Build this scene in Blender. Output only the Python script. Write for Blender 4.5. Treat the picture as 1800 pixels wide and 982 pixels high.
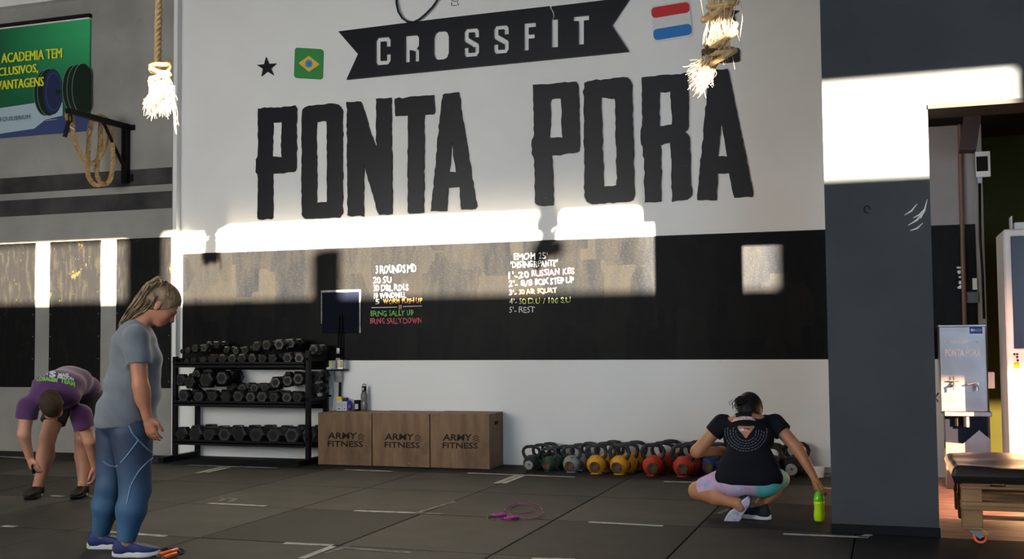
import bpy, bmesh, math, random
import numpy as np
from mathutils import Vector, Matrix
from mathutils.bvhtree import BVHTree
random.seed(7); RNG = np.random.RandomState(5)
for o in list(bpy.data.objects): bpy.data.objects.remove(o)
SC = bpy.context.scene
COL = SC.collection
V = lambda *a: np.array(a, float)

# ---------------------------------------------------------------- camera
CAM_H = 1.25; FPX = 1968.0; IW, IH = 1800, 982
yaw, pitch, roll = [math.radians(a) for a in (18.572, 2.926, -0.526)]
FW = V(-math.sin(yaw)*math.cos(pitch), math.cos(yaw)*math.cos(pitch), math.sin(pitch))
_r = V(math.cos(yaw), math.sin(yaw), 0); _u = np.cross(_r, FW)
CR = _r*math.cos(roll) + _u*math.sin(roll); CU = _u*math.cos(roll) - _r*math.sin(roll)
CPOS = V(0, 0, CAM_H)
cam = bpy.data.cameras.new('camera'); camo = bpy.data.objects.new('camera', cam); COL.objects.link(camo)
cam.sensor_width = 36; cam.lens = FPX/IW*36; cam.clip_start = 0.05; cam.clip_end = 200
camo.matrix_world = Matrix(((CR[0], CU[0], -FW[0], 0), (CR[1], CU[1], -FW[1], 0), (CR[2], CU[2], -FW[2], CAM_H), (0, 0, 0, 1)))
SC.camera = camo

# ---------------------------------------------------------------- world, sun, added fill lamps, exposure
w = bpy.data.worlds.new('world'); SC.world = w; w.use_nodes = True
w.node_tree.nodes['Background'].inputs[0].default_value = (0.62, 0.76, 1.0, 1)
w.node_tree.nodes['Background'].inputs[1].default_value = 1.2
SC.view_settings.view_transform = 'Standard'; SC.view_settings.look = 'None'
SC.view_settings.gamma = 1.0; SC.view_settings.use_curve_mapping = False
SC.view_settings.exposure = 0.0
SUN_DIR = Vector((-0.56, 1.0, -0.187)).normalized()
sl = bpy.data.lights.new('sun', 'SUN'); sl.energy = 250.0; sl.angle = math.radians(0.53); sl.color = (1.0, 0.86, 0.66)
so = bpy.data.objects.new('sun', sl); COL.objects.link(so); so.location = (9, -12, 8)
so.rotation_euler = SUN_DIR.to_track_quat('-Z', 'Y').to_euler()
def area(name, loc, target, sx, sy, power, color):
    l = bpy.data.lights.new(name, 'AREA'); l.shape = 'RECTANGLE'; l.size = sx; l.size_y = sy; l.energy = power; l.color = color
    o = bpy.data.objects.new(name, l); COL.objects.link(o); o.location = loc
    o.rotation_euler = (Vector(target)-Vector(loc)).to_track_quat('-Z', 'Y').to_euler(); return o
area('fill_left', (-7.6, -1.2, 2.4), (-6.6, 10, 1.5), 6.0, 2.2, 590, (1.0, 0.965, 0.91))  # added fill lamp standing in for daylight, no opening behind it
area('fill_right', (2.6, -1.2, 1.9), (-1.5, 10, 1.6), 2.2, 2.4, 270, (0.60, 0.79, 1.0))  # second added fill, bluish, in front of the solid wall
area('overhead_fill', (-4.0, 4.0, 5.45), (-4.0, 4.3, 0), 6.0, 1.5, 90, (0.95, 0.97, 1.0))  # added overhead fill lamp, the ceiling has no skylight
area('annex_warm_fill', (.75, 7.95, 2.6), (.85, 8.9, 0), .5, .4, 26, (1.0, 0.50, 0.36)).data.spread = math.radians(62)  # added warm fill in place of bounced sun, no lamp hangs there

# ---------------------------------------------------------------- helpers
def ray(x, y): return FW*FPX + CR*(x-IW/2) - CU*(y-IH/2)
def P(x, y, Y): d = ray(x, y); return CPOS + d*(Y/d[1])                 # the point of plane Y = const seen at a pixel
def G(x, y, z=0.0): d = ray(x, y); return CPOS + d*((z-CAM_H)/d[2])      # the point of the floor seen at a pixel
def planeQ(C, n):
    C = V(*C); n = V(*n); n = n/np.linalg.norm(n)
    def Q(x, y, off=0.0):
        d = ray(x, y); c = C + n*off; return CPOS + d*(((c-CPOS)@n)/(d@n))
    return Q
def off(o):
    t = V(0, 0, 0)
    while o is not None: t = t + V(*o.location); o = o.parent
    return t
def thing(name, label, cat, loc=(0, 0, 0), group=None):
    o = bpy.data.objects.new(name, None); COL.objects.link(o); o.location = [float(c) for c in loc]; o.empty_display_size = 0.1
    o['label'] = label; o['category'] = cat
    if group: o['group'] = group
    return o
def tag(o, label=None, cat=None, group=None, kind=None):
    if label: o['label'] = label
    if cat: o['category'] = cat
    if group: o['group'] = group
    if kind: o['kind'] = kind
    return o
def mkobj(name, verts, faces, m, parent=None, smooth=False, mats=None, midx=None):
    t = off(parent) if parent is not None else V(0, 0, 0)
    me = bpy.data.meshes.new(name)
    vv = (np.asarray(verts, float) - t)
    me.from_pydata(vv.tolist(), [], [list(map(int, f)) for f in faces] if not isinstance(faces, np.ndarray) else faces.tolist())
    me.materials.append(m)
    if mats:
        for q in mats: me.materials.append(q)
        me.polygons.foreach_set('material_index', midx)
    if smooth: me.polygons.foreach_set('use_smooth', [True]*len(me.polygons))
    me.update()
    o = bpy.data.objects.new(name, me); COL.objects.link(o)
    if parent is not None: o.parent = parent
    return o
def copy_tree(o, parent=None):
    c = o.copy(); COL.objects.link(c); c.parent = parent
    for ch in list(o.children): copy_tree(ch, c)
    return c
def frame(d):
    d = np.asarray(d, float); d = d/np.linalg.norm(d)
    a = V(0, 0, 1) if abs(d[2]) < .9 else V(1, 0, 0)
    x = np.cross(a, d); x /= np.linalg.norm(x); return x, np.cross(d, x), d
class MB:
    def __init__(s): s.v = []; s.f = []; s.n = 0
    def add(s, v, f):
        s.v.extend([list(map(float, p)) for p in v]); s.f.extend([[i+s.n for i in q] for q in f]); s.n += len(v); return s
    def box(s, lo, hi, R=None, c=None):
        (x0, y0, z0), (x1, y1, z1) = lo, hi
        v = [(x0,y0,z0),(x1,y0,z0),(x1,y1,z0),(x0,y1,z0),(x0,y0,z1),(x1,y0,z1),(x1,y1,z1),(x0,y1,z1)]
        if R is not None: v = [V(*c) + R @ (V(*p)) for p in v]
        return s.add(v, [(0,3,2,1),(4,5,6,7),(0,1,5,4),(1,2,6,5),(2,3,7,6),(3,0,4,7)])
    def bbox(s, lo, hi, b=0.006):                     # box with chamfered edges
        lo = V(*lo); hi = V(*hi); b = min(b, *( (hi-lo)/2.2)); v = []; 
        for z in (0, 1):
            for (z_, ins) in (((lo[2], b), (lo[2]+b, 0)) if z == 0 else ((hi[2]-b, 0), (hi[2], b))):
                x0, y0, x1, y1 = lo[0]+ins, lo[1]+ins, hi[0]-ins, hi[1]-ins
                c = b if ins == 0 else b*.6
                v += [(x0+c,y0,z_),(x1-c,y0,z_),(x1,y0+c,z_),(x1,y1-c,z_),(x1-c,y1,z_),(x0+c,y1,z_),(x0,y1-c,z_),(x0,y0+c,z_)]
        f = [tuple(range(7, -1, -1)), tuple(range(24, 32))]
        for k in range(3):
            for i in range(8): j = (i+1) % 8; f.append((k*8+i, k*8+j, k*8+8+j, k*8+8+i))
        return s.add(v, f)
    def cyl(s, a, b, ra, rb=None, n=12, cap=True, ph=0.0):
        rb = ra if rb is None else rb; a = V(*a); b = V(*b); x, y, d = frame(b-a); v = []
        for c, r in ((a, ra), (b, rb)):
            for i in range(n): t = 2*math.pi*i/n+ph; v.append(c + r*(x*math.cos(t)+y*math.sin(t)))
        f = [(i, (i+1) % n, n+(i+1) % n, n+i) for i in range(n)]
        if cap: f += [tuple(range(n-1, -1, -1)), tuple(range(n, 2*n))]
        return s.add(v, f)
    def tube(s, pts, r, n=6, closed=False):
        pts = [V(*p) for p in pts]; m = len(pts); rr = r if hasattr(r, '__len__') else [r]*m; v = []; f = []; px = None
        for i, p in enumerate(pts):
            d = (pts[(i+1) % m] if (closed or i < m-1) else p) - (pts[i-1] if (closed or i > 0) else p)
            d = d/(np.linalg.norm(d)+1e-12)
            if px is None: px = frame(d)[0]
            x = px - d*(px@d); x /= (np.linalg.norm(x)+1e-12); px = x; y = np.cross(d, x)
            for k in range(n): t = 2*math.pi*k/n; v.append(p + rr[i]*(x*math.cos(t)+y*math.sin(t)))
        for i in range(m if closed else m-1):
            a = i*n; b = ((i+1) % m)*n
            for k in range(n): f.append((a+k, a+(k+1) % n, b+(k+1) % n, b+k))
        if not closed: f += [tuple(range(n-1, -1, -1)), tuple((m-1)*n+k for k in range(n))]
        return s.add(v, f)
    def lathe(s, prof, c=(0, 0, 0), n=24, axis=(0, 0, 1)):
        x, y, d = frame(axis); c = V(*c); v = []; f = []; m = len(prof)
        for (r, z) in prof:
            for k in range(n): t = 2*math.pi*k/n; v.append(c + d*z + r*(x*math.cos(t)+y*math.sin(t)))
        for i in range(m-1):
            for k in range(n): f.append((i*n+k, i*n+(k+1) % n, (i+1)*n+(k+1) % n, (i+1)*n+k))
        if prof[0][0] > 1e-5: f.append(tuple(range(n-1, -1, -1)))
        if prof[-1][0] > 1e-5: f.append(tuple((m-1)*n+k for k in range(n)))
        return s.add(v, f)
    def ball(s, c, r, n=10):
        r = V(*r) if hasattr(r, '__len__') else V(r, r, r)
        pr = [(max(math.sin(math.pi*i/n), 1e-6), -math.cos(math.pi*i/n)) for i in range(n+1)]
        b = MB().lathe(pr, (0, 0, 0), n*2); return s.add([V(*c)+V(*p)*r for p in b.v], b.f)
    def prism(s, poly, e):                            # poly: list of 3D points, e: extrusion vector
        m = len(poly); e = V(*e); v = [V(*p) for p in poly] + [V(*p)+e for p in poly]
        return s.add(v, [tuple(range(m-1, -1, -1)), tuple(range(m, 2*m))] + [(i, (i+1) % m, m+(i+1) % m, m+i) for i in range(m)])
    def build(s, name, m, parent=None, smooth=False):
        return mkobj(name, s.v, s.f, m, parent, smooth)
def bm_fix(o):
    b = bmesh.new(); b.from_mesh(o.data); bmesh.ops.recalc_face_normals(b, faces=b.faces); b.to_mesh(o.data); b.free(); return o
def auto_smooth(o, ang=35):
    me = o.data; b = bmesh.new(); b.from_mesh(me)
    for e in b.edges: e.smooth = not (len(e.link_faces) == 2 and e.calc_face_angle(0) > math.radians(ang))
    for f in b.faces: f.smooth = True
    b.to_mesh(me); b.free(); return o
def curve_shape(loops, thick=0.0, rough=0.0, seg=0.04):
    """planar shape from loops of (x, z): outer outline and holes; returns verts (x, z, t) and faces"""
    cu = bpy.data.curves.new('tmp', 'CURVE'); cu.dimensions = '2D'; cu.fill_mode = 'BOTH'; cu.extrude = thick/2
    for lp in loops:
        pts = []
        for i in range(len(lp)):
            a = V(*lp[i]); b = V(*lp[(i+1) % len(lp)]); L = np.linalg.norm(b-a); k = max(1, int(L/seg)) if rough > 0 else 1
            for j in range(k):
                q = a+(b-a)*j/k
                if rough > 0: q = q + RNG.normal(0, rough, 2)
                pts.append(q)
        sp = cu.splines.new('POLY'); sp.points.add(len(pts)-1); sp.use_cyclic_u = True
        for p, q in zip(sp.points, pts): p.co = (q[0], q[1], 0, 1)
    o = bpy.data.objects.new('tmp', cu); COL.objects.link(o)
    dg = bpy.context.evaluated_depsgraph_get(); me = o.evaluated_get(dg).to_mesh()
    v = [tuple(a.co) for a in me.vertices]; f = [tuple(p.vertices) for p in me.polygons]
    o.evaluated_get(dg).to_mesh_clear(); bpy.data.objects.remove(o); bpy.data.curves.remove(cu)
    return v, f
def px_sign(name, loops_px, Y, thick, m, parent=None, rough=0.0, proud=0.0, seg=0.04):
    """a cut-out standing proud of the wall at Y, outline given by points seen on that wall"""
    loops = [[(P(x, y, Y)[0], P(x, y, Y)[2]) for x, y in lp] for lp in loops_px]
    v, f = curve_shape(loops, thick, rough, seg)
    vv = [(a, Y-proud-thick/2-c, b) for a, b, c in v]
    return bm_fix(mkobj(name, vv, f, m, parent))
_tc = {}
def text_geo(s, bold=0.0, res=2, extr=0.0):
    key = (s, bold, res, extr)
    if key in _tc: return _tc[key]
    cu = bpy.data.curves.new('tmp', 'FONT'); cu.body = s; cu.size = 1; cu.offset = bold; cu.resolution_u = res; cu.extrude = extr
    o = bpy.data.objects.new('tmp', cu); COL.objects.link(o)
    dg = bpy.context.evaluated_depsgraph_get(); me = o.evaluated_get(dg).to_mesh()
    v = np.array([tuple(a.co) for a in me.vertices]); f = [tuple(p.vertices) for p in me.polygons]
    o.evaluated_get(dg).to_mesh_clear(); bpy.data.objects.remove(o); bpy.data.curves.remove(cu)
    lo = v.min(0); hi = v.max(0); v[:, :2] = (v[:, :2]-lo[:2])/(hi[:2]-lo[:2]); _tc[key] = (v, f); return v, f
def text_at(name, s, BL, BR, TL, m, parent=None, bold=0.0, wob=0.0, n=None):
    """flat lettering stretched between three points: bottom left, bottom right, top left"""
    v, f = text_geo(s, bold); BL, BR, TL = V(*BL), V(*BR), V(*TL)
    uv = v[:, :2].copy()
    if wob: uv[:, 1] += wob*np.sin(uv[:, 0]*len(s)*2.1); uv[:, 0] += wob*.12*np.sin(uv[:, 0]*len(s)*3.3+1)
    vv = BL + np.outer(uv[:, 0], BR-BL) + np.outer(uv[:, 1], TL-BL)
    return mkobj(name, vv, f, m, parent)
def text_px(name, s, bl, br, tl, Y, m, parent=None, bold=0.0, wob=0.0):
    return text_at(name, s, P(*bl, Y), P(*br, Y), P(*tl, Y), m, parent, bold, wob)

# ---------------------------------------------------------------- materials
def lin(r, g, b): return tuple(((c/255)/12.92 if c/255 <= .04045 else ((c/255+.055)/1.055)**2.4) for c in (r, g, b))
def mat(name, col, rough=0.6, metal=0.0, col2=None, scale=6.0, detail=4.0, bump=0.0, bscale=40.0, stretch=None, spec=None, trans=0.0, lo=.35, hi=.65, coat=0.0, ior=None, sheen=0.0):
    m = bpy.data.materials.new(name); m.use_nodes = True; nt = m.node_tree; N = nt.nodes; L = nt.links; b = N['Principled BSDF']
    b.inputs['Base Color'].default_value = (*col, 1); b.inputs['Roughness'].default_value = rough; b.inputs['Metallic'].default_value = metal
    spec = (.12 if max(col) < .06 else .3) if spec is None else spec
    if spec is not None: b.inputs['Specular IOR Level'].default_value = spec
    if trans: b.inputs['Transmission Weight'].default_value = trans
    if coat: b.inputs['Coat Weight'].default_value = coat
    if ior: b.inputs['IOR'].default_value = ior
    if sheen: b.inputs['Sheen Weight'].default_value = sheen
    tc = N.new('ShaderNodeTexCoord'); mp = N.new('ShaderNodeMapping'); L.new(tc.outputs['Object'], mp.inputs[0])
    if stretch: mp.inputs['Scale'].default_value = stretch
    if col2 is not None:
        n = N.new('ShaderNodeTexNoise'); n.inputs['Scale'].default_value = scale; n.inputs['Detail'].default_value = detail; L.new(mp.outputs[0], n.inputs[0])
        r = N.new('ShaderNodeValToRGB'); r.color_ramp.elements[0].position = lo; r.color_ramp.elements[1].position = hi
        r.color_ramp.elements[0].color = (*col, 1); r.color_ramp.elements[1].color = (*col2, 1)
        L.new(n.outputs['Fac'], r.inputs[0]); L.new(r.outputs[0], b.inputs['Base Color'])
    if bump:
        n = N.new('ShaderNodeTexNoise'); n.inputs['Scale'].default_value = bscale; n.inputs['Detail'].default_value = 3; L.new(mp.outputs[0], n.inputs[0])
        bp = N.new('ShaderNodeBump'); bp.inputs['Strength'].default_value = bump; bp.inputs['Distance'].default_value = 0.01
        L.new(n.outputs['Fac'], bp.inputs['Height']); L.new(bp.outputs[0], b.inputs['Normal'])
    return m
def mixin(m, fac_socket, col):
    """lay another colour over the base colour of m by a factor socket"""
    nt = m.node_tree; b = nt.nodes['Principled BSDF']; mx = nt.nodes.new('ShaderNodeMix'); mx.data_type = 'RGBA'
    src = b.inputs['Base Color'].links[0].from_socket if b.inputs['Base Color'].links else None
    if src: nt.links.new(src, mx.inputs[6])
    else: mx.inputs[6].default_value = b.inputs['Base Color'].default_value
    mx.inputs[7].default_value = (*col, 1); nt.links.new(fac_socket, mx.inputs[0]); nt.links.new(mx.outputs[2], b.inputs['Base Color'])
def noise_fac(m, scale, lo, hi, stretch=(1, 1, 1), detail=5, amount=1.0, kind='noise'):
    nt = m.node_tree; tc = nt.nodes.new('ShaderNodeTexCoord'); mp = nt.nodes.new('ShaderNodeMapping'); mp.inputs['Scale'].default_value = stretch
    nt.links.new(tc.outputs['Object'], mp.inputs[0])
    if kind == 'noise':
        n = nt.nodes.new('ShaderNodeTexNoise'); n.inputs['Detail'].default_value = detail; n.inputs['Roughness'].default_value = .65; out = n.outputs['Fac']
    else:
        n = nt.nodes.new('ShaderNodeTexVoronoi'); out = n.outputs['Color'] if kind == 'cells' else n.outputs['Distance']
        if kind == 'cells': n.distance = 'CHEBYCHEV'
    n.inputs['Scale'].default_value = scale; nt.links.new(mp.outputs[0], n.inputs[0])
    mr = nt.nodes.new('ShaderNodeMapRange'); mr.inputs['From Min'].default_value = lo; mr.inputs['From Max'].default_value = hi; mr.inputs['To Max'].default_value = amount
    nt.links.new(out, mr.inputs[0]); return mr.outputs[0]
M = {}
M['white_wall'] = mat('white_wall', (.74, .74, .72), .55, col2=(.70, .70, .68), scale=1.2, bump=.05, bscale=30)
M['grey_wall'] = mat('grey_wall', (.31, .30, .28), .8, col2=(.235, .228, .212), scale=1.6, detail=8, bump=.15, bscale=18)
mixin(M['grey_wall'], noise_fac(M['grey_wall'], 5, .62, .8, (1, 1, 1.4), 8, .5), (.15, .145, .135))
M['pillar'] = mat('pillar_paint', (.048, .052, .056), .45, col2=(.038, .042, .046), scale=2, detail=6, bump=.08, bscale=25)
mixin(M['pillar'], noise_fac(M['pillar'], 9, .70, .8, (1, 1, .6), 8, .3), (.30, .30, .29))
# chalkboard paint: patched rectangles of wiped chalk dust
cb = mat('chalk_paint', (.0034, .0040, .0056), .42, bump=.12, bscale=9, spec=.06)
mixin(cb, noise_fac(cb, 1.0, .35, .8, (4.2, 1, 2.2), 0, .55, 'cells'), (.0115, .0108, .0098))
mixin(cb, noise_fac(cb, 3, .35, .75, (2.6, 1, .6), 9, .6), (.0125, .0115, .0102))
mixin(cb, noise_fac(cb, 45, .52, .70, (1, 1, 2), 6, .25), (.030, .028, .025))
M['chalk_paint'] = cb
sb = mat('rubber_panel_black', (.0050, .0050, .0056), .42, bump=.3, bscale=7, spec=.15)
mixin(sb, noise_fac(sb, 9, .50, .74, (2.4, 1, .5), 10, .5), (.020, .0185, .015))
mixin(sb, noise_fac(sb, 7, .63, .70, (1, 1, .7), 6, .8), (.055, .040, .010))
mixin(sb, noise_fac(sb, 55, .72, .76, (1.5, 1, .6), 3, .6), (.22, .20, .15))
M['panel_black'] = sb
M['band_black'] = mat('band_paint', (.022, .022, .026), .5, col2=(.065, .062, .056), scale=2.2, detail=8, bump=.1)
M['black_sign'] = mat('black_sign', (.0075, .0083, .012), .36, bump=.06, bscale=14, spec=.22)
mixin(M['black_sign'], noise_fac(M['black_sign'], 45, .74, .78, (1, 1, 1), 3, .5), (.4, .4, .38))
M['black_edge'] = mat('black_foam', (.02, .02, .022), .6)
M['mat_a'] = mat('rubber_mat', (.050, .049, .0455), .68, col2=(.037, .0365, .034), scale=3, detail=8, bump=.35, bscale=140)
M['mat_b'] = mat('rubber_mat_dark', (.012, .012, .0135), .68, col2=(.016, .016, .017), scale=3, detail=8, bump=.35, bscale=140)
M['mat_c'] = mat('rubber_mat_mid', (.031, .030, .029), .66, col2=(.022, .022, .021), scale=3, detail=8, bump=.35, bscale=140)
for k in 'abc': mixin(M['mat_'+k], noise_fac(M['mat_'+k], 220, .62, .7, (1, 1, 1), 2, .35), (.10, .10, .095))
for _k, _c in (('film', .80), ('sun_dim_door', .46), ('sun_fade_a', .11), ('sun_fade_b', .078), ('sun_fade_c', .052), ('sun_fade_d', .032)):  # tints added to weaken the sun, the denser ones fade its upper edge
    film = bpy.data.materials.new('dimmed_window_'+_k); film.use_nodes = True; _n = film.node_tree.nodes; _n.remove(_n['Principled BSDF']); _t = _n.new('ShaderNodeBsdfTransparent'); _t.inputs[0].default_value = (_c, _c*(.80 if 'door' in _k else .99), _c*(.62 if 'door' in _k else .96), 1); film.node_tree.links.new(_t.outputs[0], _n['Material Output'].inputs[0]); M[_k] = film
M['tape'] = mat('white_tape', (.42, .42, .40), .7, col2=(.20, .20, .19), scale=14, detail=8)
M['tape_faint'] = mat('worn_tape', (.16, .16, .15), .8, col2=(.045, .045, .042), scale=20, detail=8)
M['green_wall'] = mat('green_wall', (.026, .036, .006), .6, col2=(.020, .028, .004), scale=2)
M['dark'] = mat('dark_matter', (.012, .011, .010), .8)
M['ceil'] = mat('ceiling_dark', (.10, .095, .09), .9)
M['steel_black'] = mat('black_steel', (.006, .006, .007), .42, bump=.05, bscale=50)
M['rubber'] = mat('hex_rubber', (.008, .008, .0085), .34, col2=(.0055, .0055, .006), scale=8, bump=.08, bscale=60, spec=.5)
M['rubber_grey'] = mat('hex_rubber_dusty', (.022, .020, .018), .55, col2=(.009, .009, .009), scale=14, bump=.1, bscale=60)
M['chrome'] = mat('chrome', (.42, .42, .43), .28, 1.0)
M['steel'] = mat('brushed_steel', (.27, .25, .255), .36, 1.0, col2=(.21, .195, .20), scale=5, bump=.03)
ply = mat('plywood', (.215, .130, .070), .62, col2=(.150, .086, .044), scale=2.2, detail=9, stretch=(6, 6, 1.0), bump=.08)
mixin(ply, noise_fac(ply, 3.2, .52, .72, (1, 1, 1), 8, .55), (.060, .040, .027))
mixin(ply, noise_fac(ply, 26, .66, .74, (1, 1, .5), 6, .4), (.40, .34, .27))
M['ply'] = ply
M['stencil'] = mat('stencil_paint', (.020, .014, .010), .7, col2=(.05, .035, .022), scale=20, detail=6, lo=.5, hi=.8)
M['rope'] = mat('sisal_rope', (.42, .285, .140), .85, col2=(.30, .19, .085), scale=40, detail=4, bump=.4, bscale=120)
M['fibre'] = mat('rope_fibre', (.52, .40, .24), .85)
M['tape_dark'] = mat('dark_rope_tape', (.05, .032, .018), .8)
M['pallet'] = mat('pallet_wood', (.30, .165, .070), .65, col2=(.20, .105, .045), scale=3, detail=7, stretch=(1, 6, 6), bump=.08)
M['vinyl'] = mat('black_vinyl', (.020, .014, .013), .34, bump=.5, bscale=7, spec=.5)
M['white_plastic'] = mat('white_plastic', (.72, .72, .70), .4)
M['navy'] = mat('navy_glass', (.012, .016, .035), .2)
M['annex_shade'] = mat('annex_shade', (.30, .27, .27), .6, col2=(.25, .225, .225), scale=2)  # lintel shade put into the wall colour
M['tile'] = mat('red_stone', (.34, .20, .15), .5, col2=(.20, .10, .07), scale=5, detail=9, stretch=(1, 2.5, 1), bump=.1)
def flat(name, c, rough=.6, **k): M[name] = mat(name, c, rough, **k); return M[name]
flat('chalk_white', (.60, .60, .57)); flat('chalk_red', (.60, .10, .12)); flat('chalk_blue', (.30, .52, .66)); flat('chalk_orange', (.72, .30, .08)); flat('chalk_lime', (.50, .56, .20)); flat('chalk_green', (.18, .50, .10))
# ================================================================ the setting
YW, YL, YP = 10.45, 10.37, 7.38
CE = 5.6
def struct(o, label=None): o['kind'] = 'structure'; return o
Z0 = -0.02
fl = struct(MB().box((-13, -1.6, -0.25), (9.5, 15, Z0)).build('floor', M['dark']))
# rubber mats, each a piece of the floor
XS = [-4.17+0.985*k for k in range(-9, 9)]; YS = [-1.45+1.2*k for k in range(0, 3)] + [2.4, 3.65, 4.9, 6.15, 7.40, 8.55, 9.68, 10.44]
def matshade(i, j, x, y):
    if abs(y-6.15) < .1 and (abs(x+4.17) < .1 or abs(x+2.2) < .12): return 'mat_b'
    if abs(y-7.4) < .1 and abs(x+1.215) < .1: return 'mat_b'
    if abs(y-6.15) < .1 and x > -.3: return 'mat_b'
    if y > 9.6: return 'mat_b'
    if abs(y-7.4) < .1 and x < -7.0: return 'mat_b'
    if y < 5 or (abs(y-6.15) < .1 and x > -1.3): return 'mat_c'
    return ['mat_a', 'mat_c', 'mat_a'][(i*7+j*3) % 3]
for j in range(len(YS)-1):
    for i in range(len(XS)-1):
        x0, x1, y0, y1 = XS[i], XS[i+1], YS[j], YS[j+1]
        if x1 > .8 and y0 > 7.2: continue
        if x0 > -.3 and y0 > 7.2: continue
        if x0 > 3.4: continue
        g = .004
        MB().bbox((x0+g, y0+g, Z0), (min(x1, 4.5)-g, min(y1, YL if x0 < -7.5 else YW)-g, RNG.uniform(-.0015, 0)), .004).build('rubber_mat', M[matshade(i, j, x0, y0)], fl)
# stone slabs of the yard beyond the doorway
for j in range(7):
    for i in range(6):
        x0 = .255+i*.62 if j > 0 else .255+i*.62; y0 = 7.36+j*.62
        MB().bbox((x0+.003, y0+.003, Z0), (x0+.617, y0+.617, -.003), .003).build('stone_slab', M['tile'], fl)
for i in range(2): MB().bbox((-.3+i*.28, 7.74, Z0), (-.025+i*.28, 10.4, -.003), .003).build('stone_slab', M['mat_b'], fl)

def tape(a, b, wd=.05, m='tape', name='tape_line'):
    A = G(*a, .001); B = G(*b, .001); d = B-A; d /= np.linalg.norm(d); s = V(-d[1], d[0], 0)*wd/2
    MB().prism([A-s, B-s, B+s, A+s], (0, 0, .0012)).build(name, M[m], fl)
for t in [((330,817),(487,822)),((347,831),(392,820)),((363,830),(402,821)),((606,825),(690,828)),((822,831),(1010,838)),((872,849),(908,835)),((885,849),(918,836)),((1167,846),(1262,848)),
          ((367,884),(467,889)),((623,897),(730,901)),((500,954),(585,958)),((530,981),(585,960)),((1035,917),(1165,924)),((1377,938),(1526,944)),((1516,944),(1528,939)),
          ((190,934),(292,942)),((0,802),(60,806)),((90,871),(112,872)),((935,981),(1010,983)),((1445,857),(1462,858)),((5,924),(28,925))]: tape(*t)
for t in [((385,881),(398,874)),((385,874),(416,877)),((416,877),(402,882)),((730,901),(782,903)),((735,900),(800,881)),((572,972),(612,960)),((610,963),(722,971)),((152,868),(164,874)),((20,802),(96,806)),((1290,890),(1262,903))]: tape(*t, wd=.04, m='tape_faint')

wb = struct(MB().box((-7.45, YW, 0), (.73, YW+.25, CE)).build('wall_back', M['white_wall']))
MB().box((-7.31, YW-.004, 1.022), (.73, YW+.01, 2.186)).build('chalkboard_stripe', M['chalk_paint'], wb)
MB().box((.10, YW-.003, 2.19), (.73, YW+.01, 3.06)).build('annex_shade', M['annex_shade'], wb)  # greyer slab painted where the white wall lies in the lintel's shade
MB().box((-7.31, YW-.0055, 2.183), (.73, YW+.01, 2.19)).build('stripe_edge', M['black_edge'], wb)
wl = struct(MB().box((-13, YL, 0), (-7.385, YL+.3, CE)).build('wall_left', M['grey_wall']))
MB().box((-7.387, YL-.003, 0), (-7.34, YW, CE)).build('corner_strip', M['white_wall'], wl)
for z0, z1 in ((2.955, 3.140), (2.690, 2.878)): MB().box((-13, YL-.003, z0), (-7.40, YL+.01, z1)).build('painted_band', M['band_black'], wl)
for x0, x1 in ((-10.95, -10.25), (-10.03, -9.222), (-9.02, -8.325), (-8.113, -7.40)):
    pn = MB().bbox((x0, YL-.012, .728), (x1, YL+.01, 2.372), .003).build('black_panel', M['panel_black'], wl)
    s = MB()
    for zz in np.linspace(.8, 2.3, 7):
        for xx in (x0+.02, x1-.02): s.cyl((xx, YL-.0145, zz), (xx, YL-.010, zz), .006, n=6)
    s.build('screw', M['chrome'], pn)
tag(MB().box((-13, YL-.10, 5.125), (-7.4, YL, CE)).build('trim_1', M['white_wall']), kind='structure')
# pillar and the lintel over the doorway
wr = struct(MB().box((-.37, YP, 0), (.262, YP+.34, CE)).build('wall_right', M['pillar']))
MB().box((.262, YP, 2.668), (9.5, YP+.34, CE)).build('lintel', M['pillar'], wr)
MB().box((.262, YP-.012, 2.64), (9.5, YP+.34, 2.668)).build('lintel_frame', M['dark'], wr)
MB().bbox((-.376, YP-.006, 0), (.268, YP+.02, .06), .003).build('pillar_kick', M['steel_black'], wr)
s = MB(); c = P(1524, 368, YP); s.tube([c+V(.018*math.cos(t), -.004, .022*math.sin(t)) for t in np.linspace(0, 5.2, 12)], .004); s.build('cable_hole', M['dark'], wr)
# scuff marks at the pillar's corner
s = MB()
for a, b in (((1590,378),(1612,358)),((1596,396),(1625,372)),((1600,405),(1622,392)),((1618,384),(1630,350)),((1605,383),(1626,366))):
    A, B = P(*a, YP-.002), P(*b, YP-.002); m_ = (A+B)/2+V(.004, 0, -.01); s.tube([A, m_, B], [.002, .006, .002], 4)
s.build('scuff_mark', M['white_wall'], wr)
# yard behind the doorway
ga = struct(MB().box((.73, 11.2, 0), (9.5, 11.4, CE)).build('wall_far_right', M['green_wall']))
MB().box((.73, YW, 0), (.80, 11.2, CE)).build('wall_return', M['grey_wall'], ga)
struct(MB().box((.262, YP+.34, 3.06), (9.5, 11.2, 3.16)).build('trim_2', M['dark']))
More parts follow.
